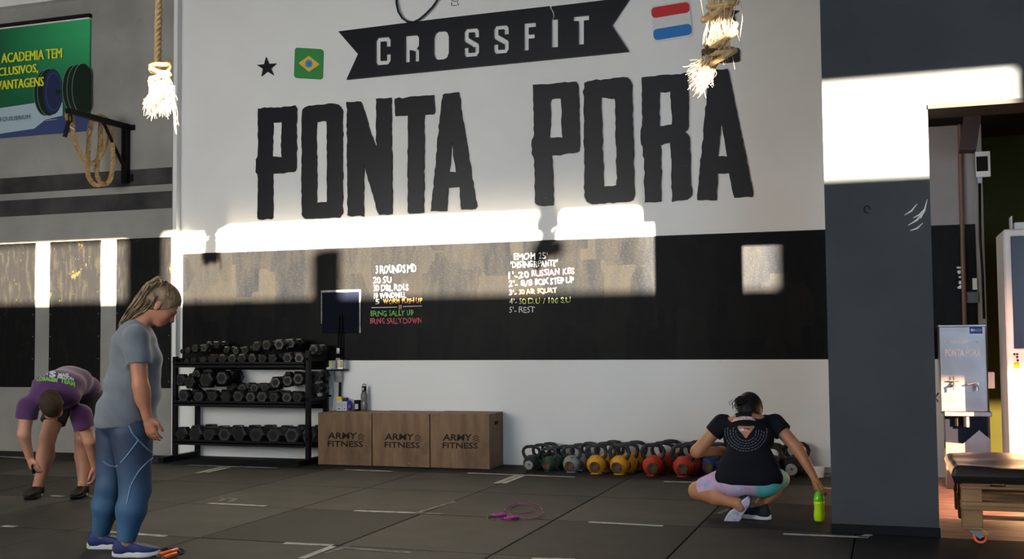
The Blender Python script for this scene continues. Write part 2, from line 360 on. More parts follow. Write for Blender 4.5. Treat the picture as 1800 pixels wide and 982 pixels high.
# back of the hall with its window slot and doorway (behind the camera)
yb0, yb1 = -1.75, -1.5
wf = MB()
def opening_wall(rects, X0, X1, ZT):
    xs = sorted({X0, X1, *[r[0] for r in rects], *[r[1] for r in rects]}); zs = sorted({0, ZT, *[r[2] for r in rects], *[r[3] for r in rects]})
    for a, b in zip(xs, xs[1:]):
        run = None
        for c, d in list(zip(zs, zs[1:]))+[(None, None)]:
            hole = c is None or any(r[0] <= (a+b)/2 <= r[1] and r[2] <= (c+d)/2 <= r[3] for r in rects)
            if hole:
                if run: wf.box((a, yb0, run[0]), (b, yb1, run[1])); run = None
            else: run = (run[0] if run else c, d)
SLOTS = [(-3.6, -1.20, 3.905, 4.60, 'film'), (-.85, -.05, 3.905, 4.66, 'film'), (-.05, 1.11, 3.905, 4.70, 'film'), (1.31, 3.53, 3.905, 4.70, 'film'), (3.53, 3.72, 3.905, 4.28, 'film'), (3.53, 3.72, 4.43, 4.52, 'film'), (1.11, 1.31, 4.42, 4.70, 'film'), (3.72, 4.58, 3.905, 4.70, 'film'), (4.58, 5.87, 3.905, 4.55, None),  # narrow blocked notch added to shade the right-hand rope
         (-.05, 4.58, 4.70, 4.78, 'sun_fade_a'), (-.05, 4.58, 4.78, 4.88, 'sun_fade_b'), (-.05, 4.58, 4.88, 4.99, 'sun_fade_c'), (-.05, 4.58, 4.99, 5.12, 'sun_fade_d'), (6.5, 8.8, 0, 3.0, 'sun_dim_door')]  # upper strips added to soften the top of the sun band
opening_wall([q_[:4] for q_ in SLOTS], -13, 9.5, CE)
wfo = struct(wf.build('wall_front', M['grey_wall'])); k = 0
for (a, b, c, d, m_) in SLOTS:
    if m_: k += 1; struct(MB().box((a, yb0+.1, c), (b, yb0+.106, d)).build('dimmed_window_%d' % k, M[m_]))  # unseen panes, their tint added to dim the sun
struct(MB().box((-13.2, -1.75, 0), (-13, YL+.3, CE)).build('wall_far_left', M['grey_wall']))
struct(MB().box((9.5, -1.75, 0), (9.7, 11.4, CE)).build('wall_side', M['grey_wall']))
struct(MB().box((-13.2, -1.75, CE), (9.7, 15, CE+.2)).build('ceiling', M['ceil']))

# ---------------------------------------------------------------- chalk writing on the stripe
YC = YW-.0065
def chalk(s, bl, br, h, m, bold=.006, wob=.08):
    sl_ = (br[1]-bl[1]); text_px('chalk_writing', s, bl, br, (bl[0], bl[1]-h), YC, M[m], wb, bold, wob)
for a in [("3 ROUNDS MD", (660,481), (732,478), 14, 'chalk_white', 0), ("20 SU", (656,498), (688,497), 11, 'chalk_white', 0), ("30 DBL RDLS", (656,512), (718,510), 11, 'chalk_white', 0),
          ("10 WINDMILL", (657,525), (714,523), 10, 'chalk_white'), ("5", (660,535), (667,535), 9, 'chalk_white'), ("WORM PUSH UP", (673,534.5), (742,532), 9, 'chalk_orange'),
          ("BRING SALLY UP", (651,556), (727,554.5), 10, 'chalk_green'), ("BRING SALLY DOWN", (650,569), (741,568), 10, 'chalk_red'),
          ("EMOM 25'", (903,457), (962,455), 12, 'chalk_white', 0), ('"DESENGRIPANTE"', (897,471), (980,467), 11, 'chalk_white', 0),
          ("1'-20", (894,490), (930,488), 12, 'chalk_white', 0), ("RUSSIAN KBS", (934,486), (1010,481), 11, 'chalk_red'), ("2'- 8/8", (894,504), (936,502), 11, 'chalk_white', 0), ("BOX STEP UP", (940,501), (1009,497), 11, 'chalk_blue'),
          ("3'-", (895,519), (908,519), 10, 'chalk_white'), ("20 AIR SQUAT", (912,519), (978,515), 10, 'chalk_orange'), ("4'-", (895,534.5), (909,534), 10, 'chalk_white'), ("50 D.U / 100 S.U", (912,534.5), (1003,532), 10, 'chalk_lime'),
          ("5'- REST", (895,550), (940,549), 11, 'chalk_white')]:
    chalk(*a[:5], **({'bold': a[5]} if len(a) > 5 else {}))
def chalk_line(a, b, wpx=1.4, m='chalk_white'):
    A, B = P(*a, YC), P(*b, YC); d = (B-A)/np.linalg.norm(B-A); s = np.cross(d, V(0, 1, 0))*wpx*.0027
    mkobj('chalk_writing', [A-s, B-s, B+s, A+s], [(0, 1, 2, 3)], M[m], wb)
for a, b in (((653,540.5),(698,539.5)),((708,538.5),(742,537.5)),((702,536),(702,543)),((705,535.5),(705,542.5))): chalk_line(a, b)

# ================================================================ lettering and flags on the wall
def conv(pts, ox, oy, s): return [(ox+x/s, oy+y/s) for x, y in pts]
def rounded(cx, cy, w_, h_, r, n=5, sk=(0, 0)):
    out = []
    for (sx, sy, a0) in ((1, -1, -90), (1, 1, 0), (-1, 1, 90), (-1, -1, 180)):
        for i in range(n+1):
            a = math.radians(a0+90*i/n); x = sx*(w_/2-r)+r*math.cos(a); y = sy*(h_/2-r)+r*math.sin(a)
            out.append((cx+x+sk[0]*y, cy+y+sk[1]*x))
    return out
A1 = (420, 100, 3.273); A2 = (900, 100, 3.273)
LET = [('P', A1, [[(113,298),(325,283),(335,300),(335,640),(328,655),(315,662),(200,672),(200,925),(190,935),(118,935),(112,925),(115,680),(103,660),(103,590),(115,575)], [(202,378),(250,375),(250,578),(195,572)]], 'letter P opening the left word of the wall lettering'),
 ('O', A1, [[(365,320),(372,303),(385,290),(410,282),(545,270),(575,275),(590,285),(600,310),(600,900),(592,915),(580,925),(385,930),(370,920),(365,905)], [(450,375),(510,372),(510,835),(452,838)]], 'letter O with a tall slot in the left word'),
 ('N', A1, [[(622,265),(705,255),(795,525),(793,242),(880,237),(887,905),(810,910),(722,620),(723,915),(630,915)]], 'letter N in the middle of the left word'),
 ('T', A1, [[(902,240),(1128,222),(1130,322),(1122,330),(1070,335),(1068,895),(985,900),(975,890),(975,338),(903,342)]], 'letter T of the left word'),
 ('A', A1, [[(1170,235),(1176,222),(1190,213),(1265,205),(1372,860),(1365,875),(1283,882),(1273,748),(1208,755),(1200,888),(1108,888)], [(1230,490),(1252,662),(1212,665)]], 'letter A ending the left word, without an accent'),
 ('P', A2, [[(122,162),(372,145),(385,165),(392,530),(388,545),(375,550),(233,570),(243,845),(235,855),(145,858),(135,840),(130,580),(118,560),(118,480),(130,465)], [(225,243),(285,240),(292,465),(222,465)]], 'letter P opening the right word of the wall lettering'),
 ('O', A2, [[(415,180),(422,155),(440,140),(640,118),(670,122),(685,135),(693,165),(708,800),(698,825),(680,835),(460,848),(432,835),(420,800)], [(515,238),(595,237),(605,742),(530,745)]], 'letter O with a tall slot in the right word'),
 ('R', A2, [[(748,120),(995,95),(1010,100),(1015,110),(1018,400),(1012,418),(995,430),(1015,442),(1025,460),(1035,790),(1027,810),(1010,820),(925,832),(915,495),(880,498),(860,510),(860,832),(765,838),(757,520),(742,505),(738,470),(740,425),(752,400)], [(850,205),(912,202),(922,390),(850,400)]], 'letter R in the right word'),
 ('A', A2, [[(1135,100),(1140,88),(1150,80),(1243,70),(1390,780),(1380,805),(1278,808),(1250,668),(1185,672),(1178,825),(1065,822)], [(1205,370),(1238,572),(1188,572)]], 'letter A ending the right word below its accent bar')]
for ch, (ox, oy, s_), loops, lab in LET:
    o = px_sign('wall_letter', [conv(l, ox, oy, s_) for l in loops], YW, .02, M['black_sign'], rough=.0035, proud=.001)
    tag(o, 'big black cut-out ' + lab, 'letter', 'big letters on the white wall')
o = px_sign('accent_bar', [rounded(1267, 99, 66, 25, 4, sk=(0, -.06))], YW, .02, M['black_sign'], rough=.002, proud=.001)
tag(o, 'short black accent bar above the last letter, behind the frayed rope', 'letter')
# ribbon banner with its name cut through it
ox, oy, s_ = 560, 0, 2.308
def q(pts): return conv(pts, ox, oy, s_)
def glyph(ch, x0, yT, x1, yB, sl_=-.085):
    W_, H_ = x1-x0, yB-yT
    D = {'C': [[(0,.12),(.15,0),(.85,0),(1,.12),(1,.36),(.68,.36),(.68,.16),(.34,.16),(.34,.84),(.68,.84),(.68,.62),(1,.62),(1,.88),(.85,1),(.15,1),(0,.88)]],
         'R': [[(0,0),(.85,0),(1,.12),(1,.42),(.85,.52),(1,.60),(1,1),(.68,1),(.68,.60),(.5,.56),(.34,.56),(.34,1),(0,1)]],
         'O': [[(0,.22),(.1,.06),(.3,0),(.7,0),(.9,.06),(1,.22),(1,.78),(.9,.94),(.7,1),(.3,1),(.1,.94),(0,.78)]],
         'S': [[(0,.12),(.15,0),(.85,0),(1,.12),(1,.34),(.68,.34),(.68,.15),(.34,.15),(.34,.34),(.95,.56),(1,.64),(1,.88),(.85,1),(.15,1),(0,.88),(0,.66),(.32,.66),(.32,.85),(.68,.85),(.68,.68),(.06,.46),(0,.38)]],
         'F': [[(0,0),(1,0),(1,.17),(.42,.17),(.42,.42),(.9,.42),(.9,.58),(.42,.58),(.42,1),(0,1)]],
         'I': [[(.1,0),(.9,0),(.9,1),(.1,1)]], 'T': [[(0,0),(1,0),(1,.17),(.68,.17),(.68,1),(.32,1),(.32,.17),(0,.17)]]}[ch]
    return [q([(x0+W_*u, yT+H_*v_+sl_*W_*u) for u, v_ in lp]) for lp in D]
holes = []
for ch, x0, yt, x1, yb in (('C',235,156,297,268),('R',355,148,412,256),('O',470,132,533,247),('S',592,120,655,235),('S',712,108,775,222),('F',835,97,885,208),('I',943,82,978,196),('T',1035,70,1100,186)):
    holes += glyph(ch, x0, yt, x1, yb)
o = px_sign('ribbon_sign', [q([(85,130),(500,78),(940,28),(944,45),(950,29),(1268,-8),(1192,105),(1262,212),(118,325),(165,222)])] + holes, YW, .03, M['black_sign'], proud=.001)
tag(o, 'black ribbon-shaped sign with swallowtail ends and cut-out letters high on the wall', 'sign')
s = MB(); s.tube([P(x, y, YW-.034) for x, y in q([(940,28),(952,50),(955,68),(948,80)])], [.002,.005,.004,.003], 4); s.build('sign_crack', M['white_wall'], o)
# star, flags
def star(cx, cy, R_, r_, rot): return [(cx+(R_ if i % 2 == 0 else r_)*math.sin(math.pi*i/5+rot), cy-(R_ if i % 2 == 0 else r_)*math.cos(math.pi*i/5+rot)) for i in range(10)]
tag(px_sign('wall_star', [star(470.5, 119, 18, 7.2, -.08)], YW, .02, M['black_sign'], proud=.001), 'small black five-pointed star left of the green flag', 'star')
tag(px_sign('wall_star', [star(1284, 24, 17, 6.5, .05)], YW, .02, M['black_sign'], proud=.001), 'small black star almost hidden behind the frayed rope', 'star')
flat('flag_green', (.030, .23, .055)); flat('flag_yellow', (.72, .42, .05)); flat('flag_blue', (.04, .25, .50)); flat('flag_red', (.52, .025, .03)); flat('flag_blue2', (.02, .17, .48)); flat('flag_white', (.62, .62, .60))
o = px_sign('flag_plate', [rounded(543.5, 112, 50, 53, 5, sk=(-.03, .06))], YW, .012, M['flag_green'], proud=.001)
tag(o, 'green square flag plate with yellow diamond and blue disc on the wall', 'flag')
px_sign('flag_diamond', [[(525,111),(543,98),(562,113),(543,126)]], YW-.013, .003, M['flag_yellow'], o)
px_sign('flag_disc', [[(543+6.5*math.cos(t), 112+7*math.sin(t)) for t in np.linspace(0, 6.28, 20)[:-1]]], YW-.016, .002, M['flag_blue'], o)
px_sign('flag_disc_centre', [[(543+3*math.cos(t), 112+3.5*math.sin(t)) for t in np.linspace(0, 6.28, 14)[:-1]]], YW-.018, .002, M['flag_blue2'], o)
o = px_sign('flag_plate', [q(rounded(1434, 86, 158, 148, 18, sk=(.10, -.16)))], YW, .010, M['flag_white'], proud=.001)
tag(o, 'red, white and blue striped flag plate right of the ribbon sign', 'flag')
px_sign('flag_bar', [q(rounded(1428, 41, 154, 42, 16, sk=(.1, -.165)))], YW-.011, .008, M['flag_red'], o)
px_sign('flag_bar', [q(rounded(1436, 130, 154, 44, 16, sk=(.1, -.165)))], YW-.011, .008, M['flag_blue2'], o)
s = MB()
lp = [(698,-12),(697,5),(700,20),(707,32),(716,38),(727,39),(737,34),(748,25),(760,13),(769,0),(774,-12)]
s.tube([P(x, y, YW-.034) for x, y in lp], .011, 6)
tag(s.build('wall_emblem', M['black_sign'], smooth=True), 'thin black oval emblem outline standing on the ribbon sign', 'emblem')
s = MB()
for l in ([(793,0),(800,3),(806,1)], [(794,4),(794,10)], [(804,4),(806,10)], [(796,10),(803,9)]): s.tube([P(x, y, YW-.003) for x, y in l], .0035, 4)
tag(s.build('wall_mark', M['black_sign']), 'tiny black squiggle mark above the ribbon sign', 'emblem')

# ---------------------------------------------------------------- poster in its recess on the left wall
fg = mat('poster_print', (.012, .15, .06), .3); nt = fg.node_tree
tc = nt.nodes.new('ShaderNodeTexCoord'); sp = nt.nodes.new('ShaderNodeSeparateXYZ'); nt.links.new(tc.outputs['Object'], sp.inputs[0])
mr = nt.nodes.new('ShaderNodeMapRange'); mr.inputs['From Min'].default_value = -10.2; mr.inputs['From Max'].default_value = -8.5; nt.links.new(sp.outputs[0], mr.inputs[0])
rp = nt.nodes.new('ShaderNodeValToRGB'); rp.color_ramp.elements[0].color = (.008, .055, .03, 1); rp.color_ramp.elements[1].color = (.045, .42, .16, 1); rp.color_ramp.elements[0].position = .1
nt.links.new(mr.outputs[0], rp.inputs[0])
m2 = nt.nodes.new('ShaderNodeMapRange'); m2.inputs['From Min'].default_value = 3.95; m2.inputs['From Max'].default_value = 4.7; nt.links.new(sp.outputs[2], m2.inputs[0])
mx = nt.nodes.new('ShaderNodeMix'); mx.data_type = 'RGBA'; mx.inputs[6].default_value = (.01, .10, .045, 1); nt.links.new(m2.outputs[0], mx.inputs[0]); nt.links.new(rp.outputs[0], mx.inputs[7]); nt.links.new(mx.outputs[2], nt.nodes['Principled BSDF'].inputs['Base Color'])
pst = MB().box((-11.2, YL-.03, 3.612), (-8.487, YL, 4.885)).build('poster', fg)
tag(pst, 'green gym advertising poster with yellow words and black dumbbell picture', 'poster')
MB().box((-11.2, YL-.045, 4.885), (-8.487, YL, 4.90)).build('poster_frame', M['white_wall'], pst)
tag(MB().box((-11.2, YL-.05, 4.902), (-8.48, YL, 4.945)).build('trim_4', M['dark']), kind='structure')
flat('poster_yellow', (.62, .68, .03)); flat('poster_pale', (.36, .47, .52)); flat('poster_blue', (.035, .055, .16)); flat('poster_navy', (.012, .02, .07)); flat('poster_black', (.012, .022, .014), .35); flat('poster_rim', (.14, .24, .22)); flat('poster_white', (.6, .66, .68)); flat('poster_ink', (.05, .12, .14))
def flatpoly(name, pts, Y, m, parent):
    loops = [[(P(x, y, Y)[0], P(x, y, Y)[2]) for x, y in pts]]; v, f = curve_shape(loops, 0)
    return mkobj(name, [(a, Y, b) for a, b, c in v], f, m, parent)
YPp = YL-.031
flatpoly('printed_swoosh', [(-30,196),(0,190),(60,181),(110,180),(110,205),(80,212),(60,228),(0,236),(-30,238)], YPp, M['poster_pale'], pst)
flatpoly('printed_band', [(-30,239),(0,235),(60,226),(80,210),(110,203),(160,200),(160.3,229.5),(0,242.5),(-30,245)], YPp-.0005, M['poster_blue'], pst)
def disc(cx, cy, rx, ry, n=28): return [(cx+rx*math.cos(t), cy+ry*math.sin(t)) for t in np.linspace(0, 2*math.pi, n+1)[:-1]]
k = 1
for cx, cy, rx, ry, m in ((80,163,21,41,'poster_rim'),(80,163,20,40,'poster_black'),(86,162,21,42,'poster_rim'),(86,162,20,41,'poster_black'),(93,161,17.5,40,'poster_navy'),(94,161,14,34,'poster_blue'),(94.5,161,12.8,32,'poster_navy')):
    flatpoly('printed_disc', disc(cx, cy, rx, ry), YPp-.0005-.0004*k, M[m], pst); k += 1
flatpoly('printed_bar', [(98,158),(111,157),(111,164),(98,165)], YPp-.005, M['poster_black'], pst)
for dx in (0, 8, 17):
    flatpoly('printed_disc', [(min(x, 159.6+.01*i), y) for i, (x, y) in enumerate(disc(128+dx, 156, 19, 42+dx*.2))], YPp-.0055-.0004*(dx+1), M['poster_rim'], pst)
    flatpoly('printed_disc', [(min(x, 159.7+.01*i), y) for i, (x, y) in enumerate(disc(129+dx, 156, 19, 41+dx*.2))], YPp-.0058-.0004*(dx+1), M['poster_black'], pst)
for t_, bl, br, h_ in (("ACADEMIA TEM", (2,111), (108,101.5), 17), ("CLUSIVOS,", (-3,136.5), (66,129), 17), ("VANTAGENS", (-6,158.5), (76,151), 16)):
    for dx, dy in ((0, 0), (.7, .1), (1.3, .35)): text_px('printed_text', t_, (bl[0]+dx, bl[1]-dy*.4), (br[0]+dx, br[1]-dy*.4), (bl[0]+dx, bl[1]-h_-dy*.4), YPp-.0155-.0003*dx, M['poster_yellow'], pst, 0)
text_px('printed_text', 'EQUILIBRIUM', (0,215), (53,210), (0,206), YPp-.0155, M['poster_ink'], pst)
text_px('printed_text', 'www.equilibrium', (68,213.5), (100,211), (68,211), YPp-.0155, M['poster_white'], pst)
# ================================================================ wall bracket, coiled rope, hanging ropes
def twisted(path, r, name, m, parent=None, strands=3, pitch_=.11, sub=None):
    pts = [V(*p) for p in path]
    # resample evenly with Catmull-Rom
    dense = []
    for i in range(len(pts)-1):
        p0 = pts[max(i-1, 0)]; p1 = pts[i]; p2 = pts[i+1]; p3 = pts[min(i+2, len(pts)-1)]
        k = max(2, int(np.linalg.norm(p2-p1)/.012))
        for j in range(k):
            t = j/k; dense.append(.5*((2*p1)+(-p0+p2)*t+(2*p0-5*p1+4*p2-p3)*t*t+(-p0+3*p1-3*p2+p3)*t**3))
    dense.append(pts[-1]); s = MB(); L = 0; px = None; ring = []
    for i, p in enumerate(dense):
        d = dense[min(i+1, len(dense)-1)]-dense[max(i-1, 0)]; d /= np.linalg.norm(d)+1e-9
        if px is None: px = frame(d)[0]
        x = px-d*(px@d); x /= np.linalg.norm(x); px = x; y = np.cross(d, x)
        if i: L += np.linalg.norm(p-dense[i-1])
        ring.append((p, x, y, L))
    for q_ in range(strands):
        s.tube([p+(x*math.cos(2*math.pi*(l/pitch_+q_/strands))+y*math.sin(2*math.pi*(l/pitch_+q_/strands)))*r*.5 for p, x, y, l in ring], r*.56, 6)
    return s.build(name, m, parent, True)
pA = P(222, 218, YL-.03); pB = P(222, 322, YL-.03); bx = pA[0]
br = thing('wall_bracket', 'black steel wall bracket with diagonal brace carrying a coiled rope', 'bracket', (bx, YL, pB[2]))
MB().bbox((bx-.035, YL-.07, pB[2]), (bx+.035, YL, pA[2]), .004).build('post', M['steel_black'], br)
tip = V(bx, 9.43, pA[2]-.02)
MB().bbox((bx-.03, 9.40, pA[2]-.055), (bx+.03, YL-.03, pA[2]-.0), .004).build('arm', M['steel_black'], br)
MB().cyl((bx, YL-.05, pA[2]-.50), (bx, 9.95, pA[2]-.04), .018, n=8).build('brace', M['steel_black'], br)
MB().bbox((bx+.03, YL-.02, pA[2]-.07), (bx+.10, YL, pA[2]-.01), .003).build('mounting_tab', M['steel_black'], br)
MB().bbox((bx+.03, YL-.02, pB[2]+.02), (bx+.08, YL, pB[2]+.10), .003).build('mounting_tab', M['steel_black'], br)
s = MB(); s.tube([(bx, 9.44+.025*math.sin(t), pA[2]-.10-.045*math.cos(t)) for t in np.linspace(0, 6.28, 16)[:-1]], .008, 5, True); s.build('ring', M['steel_black'], br)
s = MB(); s.cyl((bx, 9.42, pA[2]-.13), (bx-.03, 9.40, pA[2]-.30), .022, n=8); s.build('grip', M['steel_black'], br)
Zr = pA[2]+.03
def bxp(x, y, Y): return P(x, y, Y)
cp = [P(126,222,9.62), P(118,205,9.60), P(121,196,9.66), P(127,205,9.70), P(129,235,9.68), P(137,262,9.72), P(152,285,9.85), P(168,284,9.98), P(182,262,10.06), P(190,230,10.12), P(188,214,10.14), P(181,209,10.12), P(177,220,10.05), P(176,260,10.05), P(170,300,10.03), P(178,322,10.05), P(192,318,10.08), P(198,290,10.10), P(197,235,10.12), P(191,214,10.10), P(183,207,10.02), P(174,204,9.95), P(165,210,9.92), P(158,222,9.90), P(156,250,9.90), P(154,300,9.92), P(160,318,9.95), P(170,325,9.98), P(182,322,10.0)]
rp_ = twisted(cp, .027, 'coiled_rope', M['rope'])
tag(rp_, 'tan sisal rope hung in loops over the black wall bracket', 'rope')
s = MB(); s.tube([P(114,226,9.60), P(122,222,9.57), P(131,228,9.60)], .006, 5); s.build('rope_tie', M['white_plastic'], rp_)

def fibres(start, ends, count, wav, r0, name, m, parent, spread0, seed=1):
    g = np.random.RandomState(seed); s = MB()
    for i in range(count):
        a = V(*start)+g.normal(0, 1, 3)*V(*spread0); e = ends[g.randint(len(ends))]; b = V(*e[0])+g.normal(0, 1, 3)*V(*e[1]); n = 8; ph = g.uniform(0, 6.28, 3); amp = g.uniform(.3, 1)*wav
        pts = [a+(b-a)*t+V(math.sin(ph[0]+t*7), math.sin(ph[1]+t*6), math.sin(ph[2]+t*5)*.4)*amp*t for t in np.linspace(0, 1, n)]
        s.tube(pts, [r0*(1-.75*t) for t in np.linspace(0, 1, n)], 3)
    return s.build(name, m, parent, True)
# left climbing rope
YR = 6.5
r1 = thing('climbing_rope', 'hanging climbing rope left, knotted above a short frayed end', 'rope', P(277, 212, YR))
twisted([P(280,-260,YR), P(279.5,-100,YR), P(279,0,YR), P(278,60,YR), P(277,118,YR)], .026, 'rope_strand', M['rope'], r1)
s = MB()
for kx in range(5):
    c = P(281.5, 112+kx*7.5, YR); s.tube([c+V(math.cos(t)*(.070-.004*(kx % 2)), math.sin(t)*.05, .020*math.sin(t*1+kx*2.3)+.006*math.sin(3*t+kx)) for t in np.linspace(0, 6.28, 18)[:-1]], .0165, 6, True)
s.build('wrapping', M['rope'], r1, True)
fibres(P(279,145,YR), [(P(270,200,YR), (.03,.02,.02)), (P(291,185,YR), (.03,.02,.03)), (P(262,190,YR), (.02,.02,.02)), (P(285,198,YR), (.04,.02,.02))], 330, .014, .0062, 'frayed_end', M['fibre'], r1, (.032, .022, .012), 3)
fibres(P(300,150,YR), [(P(309,222,YR), (.008,.01,.03))], 12, .01, .003, 'loose_fibre', M['fibre'], r1, (.012, .01, .01), 4)
s = MB(); s.tube([P(262,194,YR-.05), P(274,183,YR-.06), P(282,176,YR-.06), P(290,164,YR-.05)], .005, 5); s.build('binding_cord', M['tape_dark'], r1)
# right climbing rope, unravelled
YQ = 6.42
r2 = thing('climbing_rope', 'thick unravelled climbing rope top right with pale frayed tail', 'rope', P(1265, 112, YQ))
g = np.random.RandomState(11); s = MB()
for i in range(26):
    a = g.uniform(0, 6.28); rr = g.uniform(.2, 1)*.060; tw = g.uniform(.6, 1.5); pts = []
    for t in np.linspace(0, 1, 22):
        y = -60+t*165; c = P(1262+5*math.sin(t*5), y, YQ); k_ = .75+.45*math.sin(t*9+.5)**2
        pts.append(c+V(math.cos(a+t*5*tw)*rr*k_, math.sin(a+t*5*tw)*rr*k_, 0))
    s.tube(pts, .0125, 5)
s.build('rope_strand', M['rope'], r2, True)
s = MB()
for (x, y, rx, rz, tl) in ((1270,72,.075,.03,.5), (1268,90,.070,.03,-.4), (1272,100,.066,.025,.3), (1278,64,.05,.04,.8), (1262,16,.085,.04,.6), (1270,8,.08,.03,-.3)):
    c = P(x, y, YQ-.03); s.tube([c+V(math.cos(t)*rx, math.sin(t)*.055, rz*math.sin(t+.7)+tl*.05*math.cos(t)) for t in np.linspace(0, 6.28, 20)[:-1]], .017, 6, True)
s.build('knot', M['rope'], r2, True)
fibres(P(1262,-30,YQ-.05), [(P(1262,80,YQ-.07), (.055,.02,.03)), (P(1275,96,YQ-.06), (.03,.02,.03)), (P(1252,70,YQ-.05), (.02,.02,.04))], 90, .02, .0035, 'frayed_sheath', M['fibre'], r2, (.05, .02, .03), 6)
fibres(P(1250,104,YQ), [(P(1229,152,YQ), (.025,.02,.035)), (P(1220,128,YQ), (.02,.02,.03)), (P(1236,140,YQ), (.03,.02,.03))], 230, .022, .0050, 'frayed_end', M['fibre'], r2, (.025, .02, .012), 8)
s = MB(); s.tube([P(1236,90,YQ-.05), P(1246,91,YQ-.08), P(1256,88,YQ-.09)], [.014,.02,.012], 6); s.tube([P(1240,80,YQ-.05), P(1250,90,YQ-.08)], .012, 5); s.build('dark_tape', M['tape_dark'], r2, True)

# ================================================================ dumbbell rack
RX0, RX1 = -7.105, -5.50; FY, RY = 9.98, 10.40
rack = thing('dumbbell_rack', 'black three-tier steel rack full of hex dumbbells against the white wall', 'rack', (-6.3, 10.15, 0))
sf = [.20, .60, .998]; LP = .045
for (x, y, zt) in ((RX0, FY, 1.075), (RX1-LP, FY, 1.13), (RX0+.02, RY-.05, 1.0), (RX1-LP, RY-.05, 1.12)):
    MB().bbox((x, y, .0), (x+LP, y+.05, zt), .004).build('upright', M['steel_black'], rack)
for x in (RX0, RX1-LP):
    MB().bbox((x-.01, FY-.22, 0), (x+LP+.01, RY, .055), .004).build('foot', M['steel_black'], rack)
    for z in sf: MB().bbox((x+.008, FY, z+.02), (x+LP-.008, RY, z+.06), .003).build('side_rail', M['steel_black'], rack)
for k_, z in enumerate(sf):
    tr = mkobj('shelf_tray', *(lambda b: (b.v, b.f))(MB().box((RX0+LP, FY-.02, z-.035), (RX1-LP, FY-.005, z+.02)).box((RX0+LP, FY-.02, z-.012), (RX1-LP, RY-.02, z)).box((RX0+LP, RY-.03, z-.07), (RX1-LP, RY-.02, z+.04))), M['steel_black'], rack)
for x in (RX0+.022, RX1-.022):
    for z in sf: MB().cyl((x, FY-.006, z+.03), (x, FY, z+.03), .009, n=6).build('bolt', M['steel_black'], rack)
for y, z in ((FY+.02, .20), (RY-.02, .66)): MB().cyl((RX1, y, z), (RX1+.035, y, z), .012, n=6).build('bolt', M['steel_black'], rack)
_db = {}
def dumbbell_proto(m='rubber', chrome_handle=True):
    """unit dumbbell: head across-corners diameter 1, lying along Y, head length .75, total 2.3"""
    root = thing('dumbbell', 'x', 'dumbbell', (0, 0, 0))
    for y0, y1 in ((-1.05, -.42), (.42, 1.05)):
        s = MB(); v = []; f = []
        for (yy, rr) in ((y0, .40), (y0+.09, .5), (y1-.09, .5), (y1, .40)):
            for i in range(6): t = math.pi/3*i; v.append((rr*math.cos(t), yy, rr*math.sin(t)))
        for k in range(3):
            for i in range(6): f.append((k*6+i, k*6+(i+1) % 6, k*6+6+(i+1) % 6, k*6+6+i))
        f += [tuple(range(5, -1, -1)), tuple(range(18, 24))]; s.add(v, f)
        h = bm_fix(s.build('head', M[m], root))
        if y0 < 0:
            MB().cyl((0, y0-.012, 0), (0, y0+.01, 0), .24, n=12).build('end_cap', M['rubber_grey'], h)
    MB().lathe([(.11, -.43), (.13, -.2), (.14, 0), (.13, .2), (.11, .43)], (0, 0, 0), 8, (0, 1, 0)).build('handle', M['chrome'], root)
    return root
protos = {m: dumbbell_proto(m) for m in ('rubber', 'rubber_grey')}
ORD = ['first','second','third','fourth','fifth','sixth','seventh','eighth','ninth','tenth','eleventh','twelfth','thirteenth','fourteenth','fifteenth','sixteenth']
used = set()
def dumbbell(x, y, z, D, rz, roll_, m, label, group):
    o = protos[m] if m not in used else copy_tree(protos[m]); used.add(m)
    o.location = (float(x), float(y), float(z)); o.scale = (D, min(D, .16) if D > .16 else D, D); o.rotation_euler = (0, roll_, rz); o['label'] = label; o['group'] = group; return o
def zp(u, v_): return 290+u/3.929, 580+v_/3.929
def db_row(lst, Yc, zbase, where, group, m_=None):
    lst = sorted(lst)
    for i, e in enumerate(lst):
        u, v_, d = e[:3]; x, y = zp(u, v_); D = max(d/3.929*.00535*1.12, .05); L = min(1.05*D, .17)
        Yf = Yc if len(e) < 4 or e[3] is None else e[3]
        p = P(x, y, Yf-L)
        z = p[2] if zbase is None else zbase + D*.433
        m = 'rubber_grey' if (len(e) > 4) else 'rubber'
        lab = '%s black hex dumbbell, %s from left %s' % ({'rubber': 'plain', 'rubber_grey': 'dusty'}[m], ORD[i], where)
        dumbbell(p[0], Yf, z, D, random.uniform(-.07, .07), 0 if zbase is not None else random.uniform(-.06, .06), m, lab, group)
gt, gm, gb = 'dumbbells on the top shelf', 'dumbbells on the middle shelf', 'dumbbells on the bottom shelf'
db_row([(62,195,32),(105,190,36),(147,190,40),(195,190,48),(262,186,56),(328,180,74,None,1),(396,184,68),(463,182,72),(532,184,76),(602,183,72),(674,180,74),(744,178,74),(845,170,86),(922,165,80)], 10.12, sf[2]+.002, 'in the front row of the top shelf', gt)
db_row([(118,146,36),(156,140,46),(206,126,60),(264,124,60),(302,102,56,10.22),(357,102,56,10.22),(632,112,74),(703,106,76),(786,100,84),(866,92,74,10.2)], 10.14, None, 'of those stacked on the top-shelf row', gt)
db_row([(425,138,56),(487,143,56),(552,140,60),(1025,135,78,10.24)], 10.26, None, 'in the back row of the top shelf', gt)
db_row([(122,438,98),(228,442,88),(327,445,92),(414,446,90,None,1),(503,440,98),(585,442,88),(665,440,94),(752,440,88),(835,442,86),(918,440,90)], 10.14, sf[1]+.002, 'in the lower row of the middle shelf', gm)
db_row([(102,345,92),(170,362,96),(282,345,118),(386,330,112,10.22),(757,362,88),(843,350,86),(918,336,92)], 10.14, None, 'of those stacked on the middle-shelf row', gm)
